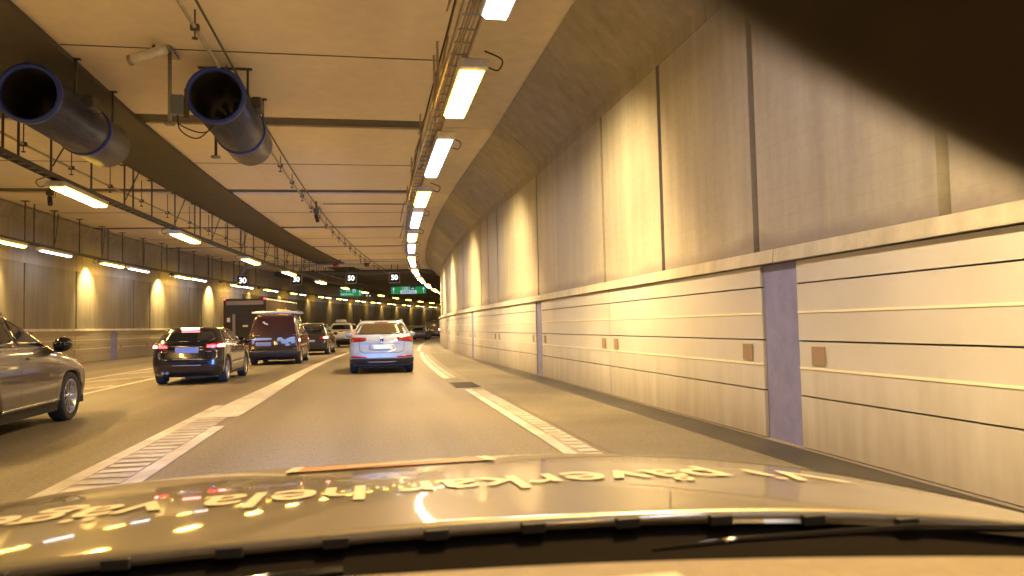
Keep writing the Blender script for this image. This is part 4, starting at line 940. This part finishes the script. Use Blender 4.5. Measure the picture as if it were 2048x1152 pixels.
# ================================================================== OUR OWN CAR (bonnet, cowl, dashboard)
OWN = empty('own_car', (0, 0, 0), 0, 'our own grey car seen from inside with printed slogan across its bonnet', 'car')
def hz(x, y):
    """height of the bonnet"""
    z = 1.072-.090*max(y-.85, 0)**1.5
    z -= .045*(abs(x)/.85)**3.2
    z += .010*x
    return z
def hood_rear(x): return .885-.09*(x/.8)**2
rows = []
for j in range(41):
    v = j/40; row = []
    for i in range(49):
        x = -.86+1.72*i/48; y0 = hood_rear(x); y1 = 2.02-.22*(abs(x)/.86)**2.2; y = y0+(y1-y0)*v
        z = hz(x, y)-.28*max(0, (v-.90)/.1)**2*.35
        row.append((x, y, z))
    rows.append(row)
bon = MB(); bon.grid(rows); bon.grid([rows[-1], [(x, y+.04, z-.3) for x, y, z in rows[-1]]]); bon.grid([rows[0], [(x, y, z-.009) for x, y, z in rows[0]]])
paint('paint_own', (.17, .155, .13), .45, .36); MATS['paint_own'].node_tree.nodes['Principled BSDF'].inputs['Coat Roughness'].default_value = .04; MATS['paint_own'].node_tree.nodes['Principled BSDF'].inputs['Coat Weight'].default_value = .8
bn = bon.build('bonnet', MATS['paint_own'], OWN, label='grey bonnet with mirror-like lacquer')
for sd in (-1, 1):
    rows2 = []
    for j in range(31):
        v = j/30; y0 = .55; y1 = 1.9; y = y0+(y1-y0)*v; row = []
        for i in range(9):
            a = i/8; x = sd*(.868+.12*math.sin(a*math.pi/2)); row.append((x, y-.2*a*v, hz(sd*.86, max(y, .72))-.5*(1-math.cos(a*math.pi/2))**1.0*.7))
        rows2.append(row)
    MB().grid(rows2).build('front_wing', MATS['paint_own'], OWN)
def drape(o, lift=.0025, cuts=1):
    me = o.data; bm = bmesh.new(); bm.from_mesh(me); bmesh.ops.triangulate(bm, faces=bm.faces)
    for _ in range(3):
        ed = [e for e in bm.edges if e.calc_length() > .03]
        if ed: bmesh.ops.subdivide_edges(bm, edges=ed, cuts=1, use_grid_fill=False); bmesh.ops.triangulate(bm, faces=bm.faces)
    for v in bm.verts: v.co.z = hz(v.co.x, v.co.y)+lift+v.co.z
    for f in bm.faces: f.smooth = True
    bm.to_mesh(me); bm.free()
mat('slogan_print', (.42, .385, .335), .4); mat('decal_red', (.27, .135, .09), .5)
t_ = text('slogan', 'Vi påverkar hela vägen', .215, MATS['slogan_print'], None, (0, 0, 0), rot=(0, 0, 0), off=.002, ext=0)
me = t_.data; wd_ = max(v.co.x for v in me.vertices)-min(v.co.x for v in me.vertices)
SX, TXX, TYY = 1.37/wd_, .055, 1.175
for v in me.vertices:
    x, y = v.co.x*SX, v.co.y*1.0; v.co = (-x+TXX, -y+TYY, 0)
drape(t_); t_.parent = OWN
dr = MB(); dr.grid([[(-.17+.43*i/10, 1.60+.15*j/3, 0) for i in range(11)] for j in range(4)]); d_ = dr.build('red_sticker', MATS['decal_red'], OWN); drape(d_, .003)
for (x0, x1) in ((-.17, -.145), (.235, .26)):
    q = MB().grid([[(x0, 1.59, 0), (x1, 1.59, 0)], [(x0, 1.76, 0), (x1, 1.76, 0)]]).build('sticker_edge', MATS['slogan_print'], OWN); drape(q, .0045)
q = MB().add([(-.05, 1.62, 0), (.15, 1.68, 0), (.15, 1.71, 0), (-.05, 1.65, 0)], [(0, 1, 2, 3)]).build('sticker_edge', MATS['slogan_print'], OWN); drape(q, .0045)
mat('cowl_black', (.006, .005, .005), .95, spec=.05)
# cowl below the windscreen, seal with cut-outs, wiper arm
cw = MB(); rr3 = []
for i in range(33):
    x = -.8+1.6*i/32; yb = hood_rear(x); rr3.append([(x, yb+.02, hz(x, .88)-.018), (x, yb-.05, hz(x, .88)-.035), (x, yb-.16, hz(x, .88)-.04), (x, yb-.27, hz(x, .88)-.045)])
cw.grid(rr3); cw.build('cowl', MATS['cowl_black'], OWN)
for k in range(12):
    x = -.60+k*.112; y = hood_rear(x)
    MB().bbox(x-.014, x+.014, y-.008, y+.002, hz(x, .88)-.014, hz(x, .88)-.002, .001).build('seal_cut_out', MATS['black_trim'], OWN)
MB().tube([(.30, .80, 1.052), (.40, .80, 1.056), (.6, .78, 1.060), (.9, .70, 1.060)], [.002, .004, .005, .005], 8).build('wiper_arm', MATS['gloss_black'], OWN)
MB().tube([(-.5, .79, 1.040), (-.2, .81, 1.048), (-.03, .82, 1.05)], .006, 6).build('wiper_blade', MATS['gloss_black'], OWN)
mat('dash', (.17, .14, .105), .6, noise=(.13, .105, .08), nscale=60, bump=.5, bscale=400)
ds = MB(); rr4 = []
for i in range(33):
    x = -.75+1.5*i/32; yb = .577-.27*(x+.08)**2; rr4.append([(x, yb+.012, .98), (x, yb, 1.117), (x, yb-.015, 1.1245), (x, yb-.15, 1.127), (x, .1, 1.116), (x, .0, 1.02)])
ds.grid(rr4); ds.build('dashboard', MATS['dash'], OWN)
MB().bbox(.035, .20, .40, .480, 1.122, 1.135, .004).build('dash_vent_trim', MATS['black_trim'], OWN)
MB().bbox(.04, .195, .38, .475, 1.133, 1.139, .004).build('dash_pad', MATS['slogan_print'], OWN)
# interior mirror
mat('mirror_trim', (.42, .33, .24), .4)
mat('mirror_shell', (.05, .028, .014), .45, noise=(.008, .006, .005), nscale=40)
mr = empty('rear_view_mirror', (.0, .0, 0), 0, 'blurred dark rear view mirror in the top right corner of the windscreen', 'mirror')
A_ = Vector((.0358, .0589, 1.3219)); B_ = Vector((.0508, .0508, 1.3097)); ex = (B_-A_).normalized(); dv = ((A_+B_)/2-Vector((0, 0, HC))).normalized(); ez = -(ex.cross(dv)).normalized()
ez = ez if ez.z > 0 else -ez; ey = ez.cross(ex)
mb = MB(); hs = []
n_ = 28
for (sc, dy) in ((.0, 0), (.8, 0), (.95, .002), (1, .006), (1, .016), (.93, .022), (.7, .026), (0, .027)):
    row = []
    for k in range(n_):
        a = 2*math.pi*k/n_; cx_ = math.copysign(abs(math.cos(a))**.55, math.cos(a)); cz_ = math.copysign(abs(math.sin(a))**.55, math.sin(a))
        row.append(A_+ex*(.016+.038*cx_*sc)+ez*(.0136+.0136*cz_*sc)+ey*dy)
    hs.append(row)
mb.grid(hs, closed=True); mb.build('housing', MATS['mirror_shell'], mr)
MB().tube([A_+ex*.022+ez*.022+ey*.01, A_+ex*.027+ez*.045+ey*.022], .004, 8).build('stem', MATS['mirror_shell'], mr)
MB().tube([A_+ex*(-.02+.01*k)+ez*(.0215+.0004*k)-ey*.0005 for k in range(9)], .0016, 8).build('trim', MATS['mirror_trim'], mr)
# own headlamps: the cool light on the backs of the cars ahead
for sd in (-1, 1):
    hl = MB().bbox(sd*.68-.10, sd*.68+.10, 2.05, 2.10, .60, .72, .02).build('headlamp', MATS['white_glass'], OWN)
    spot(OWN, (sd*.66, 2.14, .66), (sd*.66-2.2, 24, .95), 3300, math.radians(34), .85, (.12, .36, 1.0), .05)
